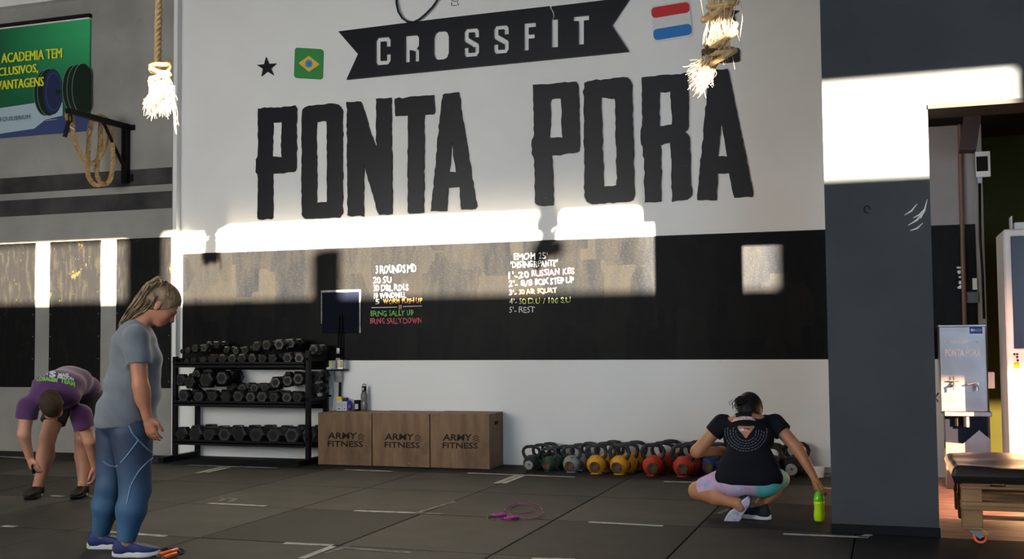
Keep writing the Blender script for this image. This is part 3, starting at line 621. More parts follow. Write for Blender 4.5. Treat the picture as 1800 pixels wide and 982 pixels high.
db_row([(212,305,80),(300,300,84),(452,398,70),(530,400,74),(612,400,72),(690,398,74),(850,320,70),(1030,318,76,10.2),(1025,405,76,10.2)], 10.28, None, 'in the back row of the middle shelf', gm)
db_row([(112,712,108),(207,706,118),(300,710,108),(403,715,114),(512,715,118),(626,714,122),(745,714,120),(868,708,128),(985,695,124,10.2)], 10.14, sf[0]+.002, 'in the row on the bottom shelf', gb)

# ================================================================ plywood plyo boxes
BX = [-5.425, -4.832, -4.222, -3.612]; BY0, BY1 = 10.02, 10.44; ZT = [.512, .515, .520]
for k_ in range(3):
    x0, x1 = BX[k_]+.003, BX[k_+1]-.003; zt = ZT[k_]; dy = [.0, .01, .02][k_]; y0, y1 = BY0+dy*0+.01*k_, BY1
    b = thing('plyo_box', ['plywood jump box under the wall post, leftmost of the three stencilled ones', 'plywood jump box between the other two stencilled ones', 'plywood jump box nearest the kettlebells with a hand slot in its side'][k_], 'box', ((x0+x1)/2, (y0+y1)/2, 0), 'stencilled plywood jump boxes')
    t_ = .018
    MB().bbox((x0, y0, 0), (x1, y0+t_, zt), .003).build('front_panel', M['ply'], b)
    MB().bbox((x0, y1-t_, 0), (x1, y1, zt-.001), .003).build('back_panel', M['ply'], b)
    MB().bbox((x0+.001, y0+t_, zt-t_), (x1-.001, y1-t_, zt), .003).build('top_panel', M['ply'], b)
    MB().bbox((x0, y0+t_, 0), (x0+t_, y1-t_, zt-t_), .003).build('side_panel', M['ply'], b)
    # right side with a hand slot cut through
    ya, yb_ = y0+t_, y1-t_; h0, h1 = (ya+yb_)/2-.05, (ya+yb_)/2+.06; s = MB(); zt2 = zt-t_
    for lo, hi in (((ya, 0), (yb_, .405)), ((ya, .44), (yb_, zt2)), ((ya, .405), (h0, .44)), ((h1, .405), (yb_, .44))): s.box((x1-t_, lo[0], lo[1]), (x1, hi[0], hi[1]))
    s.build('side_panel', M['ply'], b)
    cx = [600, 701.5, 805.5][k_]; wy = [0, 1, 2][k_]
    ZF = y0-.0015
    a = [(576, 771, 628, 774), (676, 773, 728, 776), (778, 774, 828, 777)][k_]
    st = text_px('stencil_lettering', 'ARMY', (a[0], a[1]), (a[0]+51, a[1]+.4), (a[0]+1, a[1]-11.5), ZF, M['stencil'], b, .025)
    text_px('stencil_lettering', 'FITNESS', (a[0], a[1]+13.5), (a[0]+62, a[1]+14.5), (a[0], a[1]+3), ZF, M['stencil'], b, .025)
    s = MB()
    for j in range(3):
        zx, zy = a[0]+53, a[1]-9+j*4
        A_, B_, C_ = P(zx, zy+4, ZF), P(zx+5.5, zy, ZF), P(zx+11, zy+4.3, ZF); s.tube([A_, B_, C_], .0035, 4)
    s.build('chevron_mark', M['stencil'], b)
    s = MB()
    for j in range(7): s.box((a[0]*0+P(a[0]+6+j*8, 0, ZF)[0], ZF-.0012, P(700, a[1]+3, ZF)[2]-.064), (P(a[0]+6+j*8, 0, ZF)[0]+.004, ZF-.0004, P(700, a[1]+3, ZF)[2]+.064))
ply_t = ZT[0]
# things standing on the left box
def carton(x0p, x1p, ytop, body, lidc, name, lab, lidh=.035, Yc=10.33, dp=.05):
    X0, X1 = P(x0p, 719, Yc)[0], P(x1p, 719, Yc)[0]; zt = P(x0p, ytop, Yc)[2]
    t = thing(name, lab, 'box', ((X0+X1)/2, Yc+dp/2, ply_t))
    MB().bbox((X0, Yc, ply_t), (X1, Yc+dp, zt-lidh), .002).build('carton', body, t)
    s = MB(); s.prism([(X0-.001, Yc-.001, zt-lidh), (X1+.001, Yc-.001, zt-lidh), (X1-.008, Yc-.001, zt), (X0+.008, Yc-.001, zt)], (0, dp, 0)); s.build('lid', lidc, t)
    s = MB()
    for z in (.045, .060, .072): s.box((X0+.012, Yc-.002, ply_t+z), (X1-.012, Yc-.001, ply_t+z+.004))
    s.box((X0+.018, Yc-.002, ply_t+.015), (X1-.018, Yc-.001, ply_t+.026)); s.build('label_print', M['poster_ink'], t)
flat('lid_yellow', (.72, .52, .01)); flat('lid_blue', (.015, .02, .11)); flat('pouch_blue', (.01, .04, .30), .3); flat('pouch_red', (.3, .03, .05), .4); flat('paper', (.50, .52, .56)); flat('cream', (.5, .48, .38))
carton(591, 601, 697, M['paper'], M['lid_yellow'], 'small_carton', 'small white carton with a yellow top on the left plywood box')
carton(601.5, 609.5, 699, M['paper'], M['lid_blue'], 'small_carton', 'small white carton with a navy top on the left plywood box')
Yc = 10.33
t = thing('snack_pouch', 'crumpled blue and red pouch between the navy-topped carton and black jar', 'pouch', P(615, 719, Yc+.03)*V(1, 1, 0)+V(0, 0, ply_t))
c = P(615, 719, Yc+.03); s = MB(); g = np.random.RandomState(2)
b_ = MB().ball((c[0], c[1], ply_t+.05), (.028, .02, .052), 8); b_.v = [[a+g.normal(0, .0025) for a in p_[:2]]+[max(p_[2], ply_t)] for p_ in b_.v]; b_.build('pouch_body', M['pouch_blue'], t)
MB().ball((c[0]+.004, c[1]-.018, ply_t+.04), (.016, .006, .022), 6).build('printed_patch', M['pouch_red'], t)
t = thing('jar', 'squat black jar with cream label beside the grey bottle', 'jar', (P(625.5, 719, Yc)[0], Yc+.04, ply_t)); c = V(P(625.5, 719, Yc)[0], Yc+.04, ply_t)
MB().lathe([(.031, 0), (.033, .01), (.033, .075), (.028, .085)], c, 20).build('jar_body', M['steel_black'], t, True)
MB().lathe([(.034, .083), (.035, .09), (.034, .108), (.0, .110)], c, 20).build('lid', M['steel_black'], t)
MB().box((c[0]-.012, c[1]-.036, ply_t+.018), (c[0]+.022, c[1]-.030, ply_t+.070)).build('label_paper', M['cream'], t)
t = thing('sports_bottle', 'tall clear grey sports bottle with black cap on the left plywood box', 'bottle', (P(637, 719, Yc)[0], Yc+.04, ply_t)); c = V(P(637, 719, Yc)[0], Yc+.04, ply_t)
flat('smoky', (.20, .20, .19), .12, trans=.35); 
MB().lathe([(.028, 0), (.034, .006), (.034, .07), (.030, .085), (.030, .11), (.034, .125), (.034, .16), (.026, .185), (.021, .20)], c, 24).build('bottle_body', M['smoky'], t, True)
MB().lathe([(.023, .198), (.024, .203), (.024, .245), (.019, .25), (.0, .251)], c, 20).build('cap', M['steel_black'], t, True)
MB().bbox((c[0]-.010, c[1]-.027, ply_t+.208), (c[0]+.010, c[1]-.022, ply_t+.235), .002).build('logo_patch', M['chrome'], t)
s = MB(); s.tube([c+V(.021*math.cos(a), .005, .253+.018*math.sin(a)) for a in np.linspace(0, 3.14, 8)], .004, 5); s.build('carry_loop', M['steel_black'], t)

# board and wall post with junction boxes
a, b = P(567.5, 512, YW), P(634, 585, YW)
bd = MB().bbox((a[0], YW-.018, b[2]), (b[0], YW-.004, a[2]), .003).build('notice_board', mat('navy_sheet', (.0035, .005, .012), .6, bump=.4, bscale=6, spec=.05)); tag(bd, 'dark navy sheet board with white tape edges on the chalkboard stripe', 'board')
s = MB(); s.box((a[0]-.012, YW-.020, a[2]-.012), (b[0]+.012, YW-.016, a[2]+.010)); s.build('top_tape', M['tape'], bd)
MB().box((b[0]-.006, YW-.020, b[2]), (b[0]+.010, YW-.016, a[2])).build('side_tape', M['tape'], bd)
MB().box((a[0]-.010, YW-.020, b[2]+.1), (a[0]-.001, YW-.016, a[2])).build('side_tape', M['tape'], bd)
s = MB(); g = np.random.RandomState(4)
for i in range(9):
    p = P(g.uniform(572, 630), g.choice([520, 583, 550, 575]), YW-.019); s.cyl(p, p+V(0, -.006, 0), .006, n=5)
s.build('magnet', M['steel_black'], bd)
px_ = P(597, 600, 10.40)[0]
post = thing('wall_conduit', 'thin black hooked pole with clamps and small boxes above the plywood box', 'pole', (px_, 10.41, ply_t))
s = MB(); hk = [(px_-.018, 10.41, .88), (px_-.018, 10.41, 1.44), (px_-.014, 10.405, 1.485), (px_, 10.40, 1.50), (px_+.014, 10.405, 1.485), (px_+.018, 10.41, 1.44), (px_+.014, 10.41, .95)]
s.tube(hk, .0075, 6); s.build('hook_rod', M['steel_black'], post, True)
MB().cyl((px_-.004, 10.41, .64), (px_, 10.41, .9), .014, n=8).build('pipe', M['steel_black'], post)
MB().bbox((px_-.05, 10.385, .80), (px_+.02, 10.42, .925), .004).build('clamp_block', M['chrome'], post)
MB().bbox((px_-.035, 10.375, .945), (px_+.022, 10.42, 1.05), .004).build('clamp_block', M['steel'], post)
MB().bbox((px_-.03, 10.38, 1.09), (px_+.01, 10.42, 1.15), .004).build('clamp_block', M['chrome'], post)
MB().bbox((px_-.125, 10.30, .918), (px_+.085, 10.44, .930), .003).build('shelf_plate', M['steel_black'], post)
MB().bbox((px_+.012, 10.32, .932), (px_+.08, 10.40, 1.03), .006).build('sensor_box', M['chrome'], post)
flat('tag_yellow', (.55, .52, .22))
for (dx, w_) in ((-.075, .04), (.03, .035)):
    MB().bbox((px_+dx, 10.305, .955), (px_+dx+w_, 10.318, 1.02), .002).build('tag', M['tag_yellow'], post)
MB().ball((px_-.085, 10.33, .943), (.035, .02, .016), 6).build('white_knob', M['white_plastic'], post)
s = MB(); s.tube([P(572,655,YW-.01), P(583,668,YW-.01), P(586,690,YW-.01), P(583,715,YW-.01)], .0025, 4); s.build('thin_wire', M['steel'], post)

# ================================================================ kettlebells
flat('kb_black', (.018, .018, .020), .35, col2=(.035, .035, .037), scale=20)
def chipped(n, c, chip=(.02, .018, .016), amt=.9, lo=.60):
    m = mat(n, c, .38, bump=.15, bscale=20); mixin(m, noise_fac(m, 22, lo, lo+.03, (1, 1, 1), 5, amt), chip); M[n] = m
chipped('kb_green', (.018, .060, .028)); chipped('kb_grey', (.24, .245, .24), lo=.57); chipped('kb_yellow', (.60, .27, .01), lo=.60); chipped('kb_red', (.42, .035, .018), lo=.66); chipped('kb_blue', (.012, .035, .14))
M['kb_handle'] = mat('kb_handle', (.022, .022, .024), .35, col2=(.075, .078, .085), scale=14, detail=6, lo=.45, hi=.75)
flat('kb_badge', (.045, .028, .02), .5, col2=(.14, .08, .05), scale=25)
def kb_proto(bodym, hm, badge):
    root = thing('kettlebell', 'x', 'kettlebell')
    R_ = .088
    prof = [(.062, 0)] + [(R_*math.cos(a), .084+R_*math.sin(a)) for a in np.linspace(-1.15, 1.25, 14)] + [(.0, .084+R_*.99)]
    MB().lathe(prof, (0, 0, 0), 24).build('body', M[bodym], root, True)
    # handle: wide rounded loop in the XZ plane
    pts = [(-.055, 0, .125), (-.084, 0, .165), (-.094, 0, .200), (-.083, 0, .233), (-.052, 0, .252), (0, 0, .258), (.052, 0, .252), (.083, 0, .233), (.094, 0, .200), (.084, 0, .165), (.055, 0, .125)]
    MB().tube(pts, [.022,.017,.0165,.0165,.017,.0175,.017,.0165,.0165,.017,.022], 10).build('handle', M[hm], root, True)
    MB().lathe([(.048, 0), (.050, .006), (.040, .009), (.0, .009)], (0, -.079, .068), 20, (0, -1, -.12)).build('badge', M[badge], root, True)
    return root
kp = {}
KB = [  # pixel of the base, colour, copies going back, spacing, label
 (932, 828, 'kb_black', 3, .15, 'small black', .88), (968, 826, 'kb_green', 3, .15, 'dark green', .80), (1004, 830, 'kb_grey', 3, .17, 'chipped grey', .92), (1045, 833, 'kb_yellow', 3, .18, 'chipped yellow, left column', 1.0),
 (1086, 834, 'kb_yellow', 3, .155, 'chipped yellow, right column', 1.0), (1148, 836, 'kb_red', 3, .18, 'red, left column', 1.06), (1202, 837, 'kb_red', 3, .18, 'orange-red, right column', 1.06),
 (1252, 831, 'kb_blue', 2, .2, 'blue', 1.0), (1350, 842, 'kb_black', 2, .2, 'large black, left column inside the reaching arm', 1.08), (1396, 837, 'kb_black', 2, .2, 'large black, right column inside the reaching arm', 1.08)]
for (x, y, m, n, sp_, nm, sc) in KB:
    p0 = G(x, y)
    for i in range(n):
        key = (m)
        if key not in kp: kp[key] = kb_proto(m, 'kb_handle' if m != 'kb_black' else 'kb_black', 'kb_badge' if m not in ('kb_black',) else 'kb_grey'); o = kp[key]
        else: o = copy_tree(kp[key])
        o.location = (p0[0]+i*(.045 if x < 1300 else .015)+RNG.uniform(-.006, .006), min(p0[1]+.05, YW-.105-.178*(n-1)*sc)+i*.178*sc, 0.0); o.scale = (sc, sc, sc); o.rotation_euler = (0, 0, RNG.uniform(-.15, .15))
        o['label'] = '%s kettlebell, %s counting back from the front of its column' % (nm, ORD[i]) if ',' not in nm else '%s, %s kettlebell back from the front' % (nm, ORD[i])
        o['group'] = 'kettlebells lined up along the white wall'
# small items by the wall next to the pillar
t = thing('tape_roll', 'pale round roll on the floor at the wall beside the pillar', 'roll', G(1441, 833))
c = G(1439, 838); MB().lathe([(.045, 0), (.045, .09), (.02, .09), (.02, 0)], c+V(0, 0, 0), 20).build('roll_body', M['white_plastic'], t)
t = thing('small_stand', 'small white stand on the floor touching the pillar', 'stand', G(1452, 838))
c = G(1454, 838); MB().bbox((c[0]-.03, c[1]-.03, 0), (c[0]+.04, c[1]+.04, .03), .004).bbox((c[0]-.02, c[1]-.01, .03), (c[0]+.03, c[1]+.02, .085), .004).build('stand_body', M['steel'], t)

# ================================================================ jump ropes on the floor
flat('magenta', (.40, .02, .26), .35); flat('orange', (.85, .12, .02), .35); flat('wire_dark', (.03, .03, .03), .4); flat('wire_magenta', (.16, .03, .10), .4)
def jump_rope(lab, m, handles, loops, wm, lw=.0025):
    t = thing('jump_rope', lab, 'jump rope', G(*handles[0][0]))
    for (a, b) in handles:
        A, B = G(*a, .014), G(*b, .014); MB().cyl(A, B, .013, .010, n=10).build('handle', m, t, True); d = (B-A)/np.linalg.norm(B-A); MB().cyl(B, B+d*.02, .006, n=8).build('swivel', M['chrome'], t)
    s = MB()
    for lp in loops: s.tube([G(x, y, .004+.003*(i % 2)) for i, (x, y) in enumerate(lp)], lw, 5)
    s.build('cable', wm, t, True)
def ell(cx, cy, rx, ry, a0=0, a1=6.28, n=26): return [(cx+rx*math.cos(t), cy+ry*math.sin(t)) for t in np.linspace(a0, a1, n)]
jump_rope('magenta jump rope lying in the middle of the floor', M['magenta'], [((890,904),(866,905)), ((911,909),(886,911))],
  [ell(925, 898, 30, 14), ell(915, 894, 28, 8, .3, 5.8), [(864,905),(857,908),(856,912),(861,914),(872,913)], [(911,909),(930,912),(950,910),(957,903),(950,893),(930,886),(905,884),(893,890),(890,900)]], M['wire_magenta'])
jump_rope('orange-handled jump rope lying by the standing person\'s foot', M['orange'], [((312,966),(282,973)), ((310,973),(290,978))],
  [ell(303, 969, 22, 6), ell(300, 968, 16, 5, .5, 6.5), [(320,962),(326,967),(315,971),(296,964),(284,968)]], M['wire_dark'], .004)

# ================================================================ beyond the doorway
FYn = 9.7
fx0, fx1 = .381, .722
fo = thing('water_fountain', 'tall stainless steel water fountain with two taps beyond the doorway', 'water fountain', (.55, 9.85, 0))
MB().bbox((fx0, FYn, .60), (fx1+.012, FYn+.32, 1.30), .006).build('upper_cabinet', M['steel'], fo)
MB().bbox((fx0-.006, FYn-.012, 1.295), (fx1+.016, FYn+.33, 1.315), .004).build('top_lid', M['steel'], fo)
MB().bbox((fx0+.02, FYn-.10, .585), (fx1+.03, FYn+.02, .625), .005).build('drip_tray', M['steel'], fo)
MB().bbox((fx0+.03, FYn+.10, .30), (fx1+.01, FYn+.32, .60), .004).build('recess_panel', M['navy'], fo)
MB().prism([(fx0+.03, FYn+.02, 0), (fx1+.02, FYn+.02, 0), (fx1+.02, FYn+.02, .40), (fx1-.06, FYn+.02, .47), (fx0+.16, FYn+.02, .36), (fx0+.03, FYn+.02, .37)], (0, .28, 0)).build('lower_cabinet', M['steel'], fo)
MB().cyl((fx0+.19, FYn-.03, .50), (fx0+.19, FYn-.03, .59), .026, n=14).build('drain_cup', M['chrome'], fo)
MB().cyl((fx0+.12, FYn+.05, .50), (fx0+.12, FYn+.05, .60), .022, n=10).build('drain_pipe', M['steel_black'], fo)
for (x, nm) in ((fx0+.10, 'tap'), (fx0+.27, 'tap')):
    s = MB(); z = .835; s.cyl((x, FYn, z), (x, FYn-.05, z), .022, .018, n=12); s.cyl((x, FYn-.04, z), (x, FYn-.12, z-.01), .011, n=8); s.cyl((x, FYn-.11, z-.005), (x, FYn-.11, z-.045), .010, n=8)
    if x < fx0+.2: s.cyl((x-.04, FYn-.05, z+.03), (x+.04, FYn-.05, z+.03), .007, n=6); s.cyl((x, FYn-.05, z), (x, FYn-.05, z+.07), .007, n=6)
    else: s.cyl((x, FYn-.05, z+.015), (x-.07, FYn-.07, z), .008, n=6)
    s.build(nm, M['chrome'], fo)
sc_ = lambda x, y: P(x, y, FYn-.002)
def ftext(t_, bl, br, tl, m): text_at('printed_text', t_, sc_(*bl), sc_(*br), sc_(*tl), m, fo, .03)
flat('print_white', (.55, .54, .52)); flat('sticker_blue', (.02, .06, .30))
ftext('PONTA PORÃ', (1661,626), (1724,626), (1661,610), M['print_white'])
ftext('CROSSFIT', (1670,604), (1709,603), (1670,598), M['print_white'])
for sx in (1661, 1718):
    st = star(sx, 600, 3, 1.3, 0); mkobj('printed_star', [sc_(*p_) for p_ in st], [tuple(range(9, -1, -1))], M['print_white'], fo)
a, b = sc_(1704, 573.5), sc_(1727, 586); MB().box((a[0], FYn-.003, b[2]), (b[0], FYn, a[2])).build('blue_sticker', M['sticker_blue'], fo)
text_at('printed_text', 'ECO', P(1712,582,FYn-.005), P(1725,582,FYn-.005), P(1712,578,FYn-.005), M['print_white'], fo); 
MB().cyl((a[0]+.02, FYn-.004, (a[2]+b[2])/2), (a[0]+.02, FYn-.0045, (a[2]+b[2])/2), .011, n=12).build('sticker_dot', M['print_white'], fo)
s = MB(); s.tube([P(1650,690,9.75), P(1644,698,9.75), P(1649,706,9.75)], .006, 5); s.build('drain_hose', M['steel_black'], fo)
MB().bbox((fx1+.02, FYn+.05, .80), (fx1+.07, FYn+.15, .93), .004).build('side_filter', M['white_plastic'], fo)
# conduit, switch plates and chips on the wall behind
xp = P(1691, 400, 10.40)[0]
cn = MB().cyl((xp, 10.42, 1.25), (xp+.008, 10.42, 3.08), .020, n=8).build('copper_conduit', mat('brown_conduit', (.16, .085, .055), .5)); tag(cn, 'brown vertical pipe on the wall above the water fountain', 'pipe')
g = np.random.RandomState(9); s = MB()
for i in range(15):
    p = P(1687+g.normal(0, 3.5), g.uniform(468, 522), YW-.006); s.ball(p, (g.uniform(.008, .02), .003, g.uniform(.006, .012)), 4)
tag(s.build('plaster_chip', M['white_plastic']), 'white plaster chips on the black stripe beside the brown pipe', 'plaster', kind='stuff')
def plate(name, lab, a, b, m, dp=.02, Y=YW, cat='switch'):
    A, B = P(*a, Y), P(*b, Y); return tag(MB().bbox((A[0], Y-dp, B[2]), (B[0], Y-.004, A[2]), .003).build(name, m), lab, cat)
plate('switch_box', 'grey switch box low on the black stripe beside the brown pipe', (1697,513), (1721,532), mat('grey_plastic', (.10, .12, .13), .5))
plate('wall_switch', 'white round-topped switch above the grey switch box', (1709,489), (1718,509), M['white_plastic'])
o = plate('meter_box', 'white framed meter box on the corner above the doorway pipe', (1714,268), (1741,311), M['white_plastic'], .04, YW-.05, 'meter box')
A, B = P(1716,275,YW-.1), P(1737,300,YW-.1); MB().box((A[0], YW-.095, B[2]), (B[0], YW-.088, A[2])).build('meter_window', M['dark'], o)
s = MB(); s.tube([P(1722,318,YW-.06), P(1723,420,YW-.06), P(1727,480,YW-.06), P(1730,560,YW-.06)], .012, 6)
o = tag(s.build('black_cable', M['steel_black'], smooth=True), 'black cable running down from the meter box', 'cable')
MB().box(P(1718,322,YW-.08)-V(.0, .01, .0), P(1724,312,YW-.06)+V(.005, .01, 0)).build('cable_plug', M['steel'], o)
s = MB(); a, b = P(1689,262,9.3), P(1697,186,9.0)
s.prism([P(1687,263,9.6), P(1716,263,9.6), P(1730,170,9.6), P(1701,170,9.6)], (0, .2, 0))
tag(s.build('roof_beam', mat('beam_purple', (.06, .045, .047), .8)), 'slanting brown roof brace beyond the doorway', 'beam')
# white refrigerator case at the frame's edge
FR = 9.2; A = P(1763, 403, FR); zt = A[2]
fr = thing('display_fridge', 'white upright display fridge with dark navy glass beyond the doorway', 'fridge', (A[0]+.35, FR+.3, 0))
MB().bbox((A[0], FR, 0.0), (A[0]+.72, FR+.6, zt), .012).build('cabinet', M['white_plastic'], fr)
a, b = P(1776, 415, FR), P(1776, 612, FR); MB().box((a[0], FR-.006, b[2]), (A[0]+.66, FR, a[2])).build('glass_door', M['navy'], fr)
a = P(1765, 652, FR); MB().bbox((A[0]+.06, FR-.010, .10), (A[0]+.68, FR, a[2]), .004).build('lower_panel', M['white_plastic'], fr)
s = MB()
for (x, y) in ((1783,622),(1788,622),(1788,627),(1789,633)): p = P(x, y, FR); s.cyl(p, p+V(0, -.012, 0), .008, n=8)
s.build('button', M['steel_black'], fr)
p = P(1787, 641, FR); MB().bbox((p[0]-.018, FR-.006, p[2]-.025), (p[0]+.018, FR, p[2]+.02), .003).build('yellow_label', M['lid_yellow'], fr)
p = P(1790, 392, FR); tag(MB().bbox((p[0]-.02, FR+.1, zt), (p[0]+.2, FR+.3, zt+.06), .006).bbox((p[0]-.04, FR+.1, zt), (p[0]-.03, FR+.25, zt+.11), .003).build('paper_tray', M['white_plastic']), 'small white tray on top of the display fridge', 'tray')
# pallet bench on castors
PX = .384; bench = thing('pallet_bench', 'wooden pallet bench on orange castors with black cushion beyond the pillar', 'bench', (1.1, 7.6, 0))
BYF, BYB = 7.22, 8.10; XE = 2.3
for (y0) in (BYF, (BYF+BYB)/2-.05, BYB-.1):
    for x0 in (PX, PX+.9, XE-.12):
        for (z0, z1) in ((.098, .198), (.246, .323)): MB().bbox((x0, y0, z0), (x0+.115, y0+.1, z1), .004).build('pallet_block', M['pallet'], bench)
for z0, z1 in ((.198, .222), (.222, .246), (.323, .340)):
    for y0 in (BYF-.003, (BYF+BYB)/2-.05, BYB-.1): MB().bbox((PX-.004, y0, z0), (XE, y0+.1, z1), .003).build('pallet_board', M['pallet'], bench)
for y0 in (BYF+.0, BYF+.4, BYB-.1): MB().bbox((PX, y0, .084), (PX+.115 if y0 == BYF else XE, y0+.1, .098), .003).build('pallet_board', M['pallet'], bench)
for i in range(8): MB().bbox((PX+.002+i*.24, BYF+.005, .340), (PX+.16+i*.24, BYB, .357), .003).build('pallet_board', M['pallet'], bench)
for (x, y) in ((PX+.07, BYF+.01), (XE-.1, BYF+.01), (PX+.07, BYB-.08)):
    ca = MB().bbox((x-.035, y, .078), (x+.035, y+.07, .084), .002).build('castor_plate', M['steel'], bench)
    s = MB()
    for yy in (y, y+.044): s.prism([(x-.035, yy, .078), (x+.03, yy, .078), (x+.05, yy, .045), (x+.025, yy, .030), (x+.01, yy, .04)], (0, .004, 0))
    s.prism([(x-.01, y+.004, .068), (x+.075, y+.004, .058), (x+.075, y+.004, .052), (x-.01, y+.004, .060)], (0, .04, 0)); s.build('castor_fork', M['steel'], ca)
    MB().lathe([(.024, -.014), (.036, -.015), (.040, -.010), (.040, .010), (.036, .015), (.024, .014)], (x+.028, y+.025, .040), 24, (0, 1, 0)).build('castor_tyre', M['orange'], ca)
    MB().cyl((x+.028, y+.008, .040), (x+.028, y+.042, .040), .025, n=14).build('castor_hub', M['steel_black'], ca)
cz0, cz1 = .357, .452
s = MB(); nx, ny = 30, 14; X0, X1, Y0, Y1 = PX-.055, XE, BYF-.06, BYB+.03
def cush(u, v_, top):
    x = X0+(X1-X0)*u; y = Y0+(Y1-Y0)*v_; e = min(u*(X1-X0), v_*(Y1-Y0), (1-v_)*(Y1-Y0), (1-u)*(X1-X0)); r = .045; k = math.sqrt(max(0, 1-(1-min(e/r, 1))**2)); mid = (cz0+cz1)/2
    h = (cz1-mid)*k*(1 if top else -1); 
    if top: h += k*(.006*math.sin(x*9+y*5)+.005*math.sin(y*17-x*4))
    return (x, y, mid+h)
us = [0, .006, .015, .025]+list(np.linspace(.04, .96, nx))+[.975, .985, .994, 1]; vs = [0, .012, .03, .05]+list(np.linspace(.08, .92, ny))+[.95, .97, .988, 1]
for top in (True, False):
    v = [cush(a_, b_, top) for b_ in vs for a_ in us]; n_ = len(us)
    s.add(v, [((j*n_+i), (j*n_+i+1), (j+1)*n_+i+1, (j+1)*n_+i) if top else ((j+1)*n_+i, (j+1)*n_+i+1, j*n_+i+1, j*n_+i) for j in range(len(vs)-1) for i in range(n_-1)])
s.build('cushion', M['vinyl'], bench, True)
# ================================================================ people: signed-distance bodies turned into one surface
def cap(a, b, ra, rb=None, flat=None, sq=None, k=None):
    rb = ra if rb is None else rb; a = V(*a); b = V(*b); ab = b-a; L2 = max(ab@ab, 1e-9); L = math.sqrt(L2); dn = ab/L
    def f(p):
        t = np.clip(((p-a)@ab)/L2, 0, 1).astype(np.float32); v = p-(a+t[..., None]*ab).astype(np.float32)
        if sq is not None: n = V(*sq[0]); v = v+((sq[1]-1)*(v@n))[..., None]*n
        d = np.sqrt((v**2).sum(-1))-(ra+(rb-ra)*t)
        if flat in ('b', 'ab'): d = np.maximum(d, (p-b)@dn)
        if flat in ('a', 'ab'): d = np.maximum(d, -((p-a)@dn))
        return d
    R_ = max(ra, rb)/min(1, (sq[1] if sq else 1)); lo = np.minimum(a, b)-R_; hi = np.maximum(a, b)+R_; return (f, lo, hi, k)
def eld(c, r, ax=None, k=None):
    c = V(*c); r = V(*r); A = np.eye(3) if ax is None else np.array([V(*q_)/np.linalg.norm(q_) for q_ in ax])
    def f(p):
        q_ = (p-c)@A.T; k0 = np.sqrt(((q_/r)**2).sum(-1)); k1 = np.sqrt(((q_/(r*r))**2).sum(-1)); return k0*(k0-1)/np.maximum(k1, 1e-6)
    R_ = np.abs(A.T*r).max(1) if False else max(r); return (f, c-R_, c+R_, k)
def field(prims, lo, h, n, k):
    F = np.full(n, .5, np.float32); ax = [lo[i]+h*np.arange(n[i]) for i in range(3)]
    for (f, a, b, kk) in prims:
        kq = k if kk is None else kk; m = kq+2*h
        s = [max(0, int((a[i]-m-lo[i])/h)) for i in range(3)]; e = [min(n[i], int((b[i]+m-lo[i])/h)+2) for i in range(3)]
        if any(s[i] >= e[i] for i in range(3)): continue
        g_ = np.stack(np.meshgrid(*[ax[i][s[i]:e[i]] for i in range(3)], indexing='ij'), -1).astype(np.float32)
        d = f(g_).astype(np.float32); sl_ = tuple(slice(s[i], e[i]) for i in range(3)); o = F[sl_]
        hh = np.maximum(kq-np.abs(o-d), 0)/kq; F[sl_] = np.minimum(o, d)-hh*hh*kq*.25
    return F, ax
def nets(F, lo, h):
    S = F < 0; n = F.shape; c = np.zeros([q_-1 for q_ in n], np.int8)
    offs = [(i, j, k) for i in (0, 1) for j in (0, 1) for k in (0, 1)]
    for o in offs: c += S[o[0]:n[0]-1+o[0], o[1]:n[1]-1+o[1], o[2]:n[2]-1+o[2]]
    cells = np.argwhere((c > 0) & (c < 8)); idx = -np.ones(c.shape, np.int64); idx[tuple(cells.T)] = np.arange(len(cells))
    P_ = np.zeros((len(cells), 3)); cnt = np.zeros(len(cells))
    for a in offs:
        for ax_ in range(3):
            if a[ax_]: continue
            b = list(a); b[ax_] = 1
            fa = F[tuple((cells+a).T)]; fb = F[tuple((cells+b).T)]; m = (fa < 0) != (fb < 0)
            t = np.where(m, fa/np.where(m, fa-fb, 1), 0); p = np.array(a)+t[:, None]*(np.array(b)-np.array(a)); P_[m] += p[m]; cnt[m] += 1
    verts = lo+h*(cells+P_/cnt[:, None]); faces = []
    for ax_ in range(3):
        u, v_ = (ax_+1) % 3, (ax_+2) % 3
        A = [slice(None)]*3; B = [slice(None)]*3; A[ax_] = slice(0, -1); B[ax_] = slice(1, None)
        sa = S[tuple(A)]; sb_ = S[tuple(B)]; E = np.argwhere(sa != sb_); E = E[(E[:, u] > 0) & (E[:, v_] > 0) & (E[:, u] < n[u]-1) & (E[:, v_] < n[v_]-1)]
        du = np.zeros(3, int); du[u] = 1; dv = np.zeros(3, int); dv[v_] = 1
        q_ = np.stack([idx[tuple((E-du-dv).T)], idx[tuple((E-dv).T)], idx[tuple(E.T)], idx[tuple((E-du).T)]], 1)
        fl_ = ~sa[tuple(E.T)]; q_[fl_] = q_[fl_][:, ::-1]; faces.append(q_)
    return verts, np.concatenate(faces)
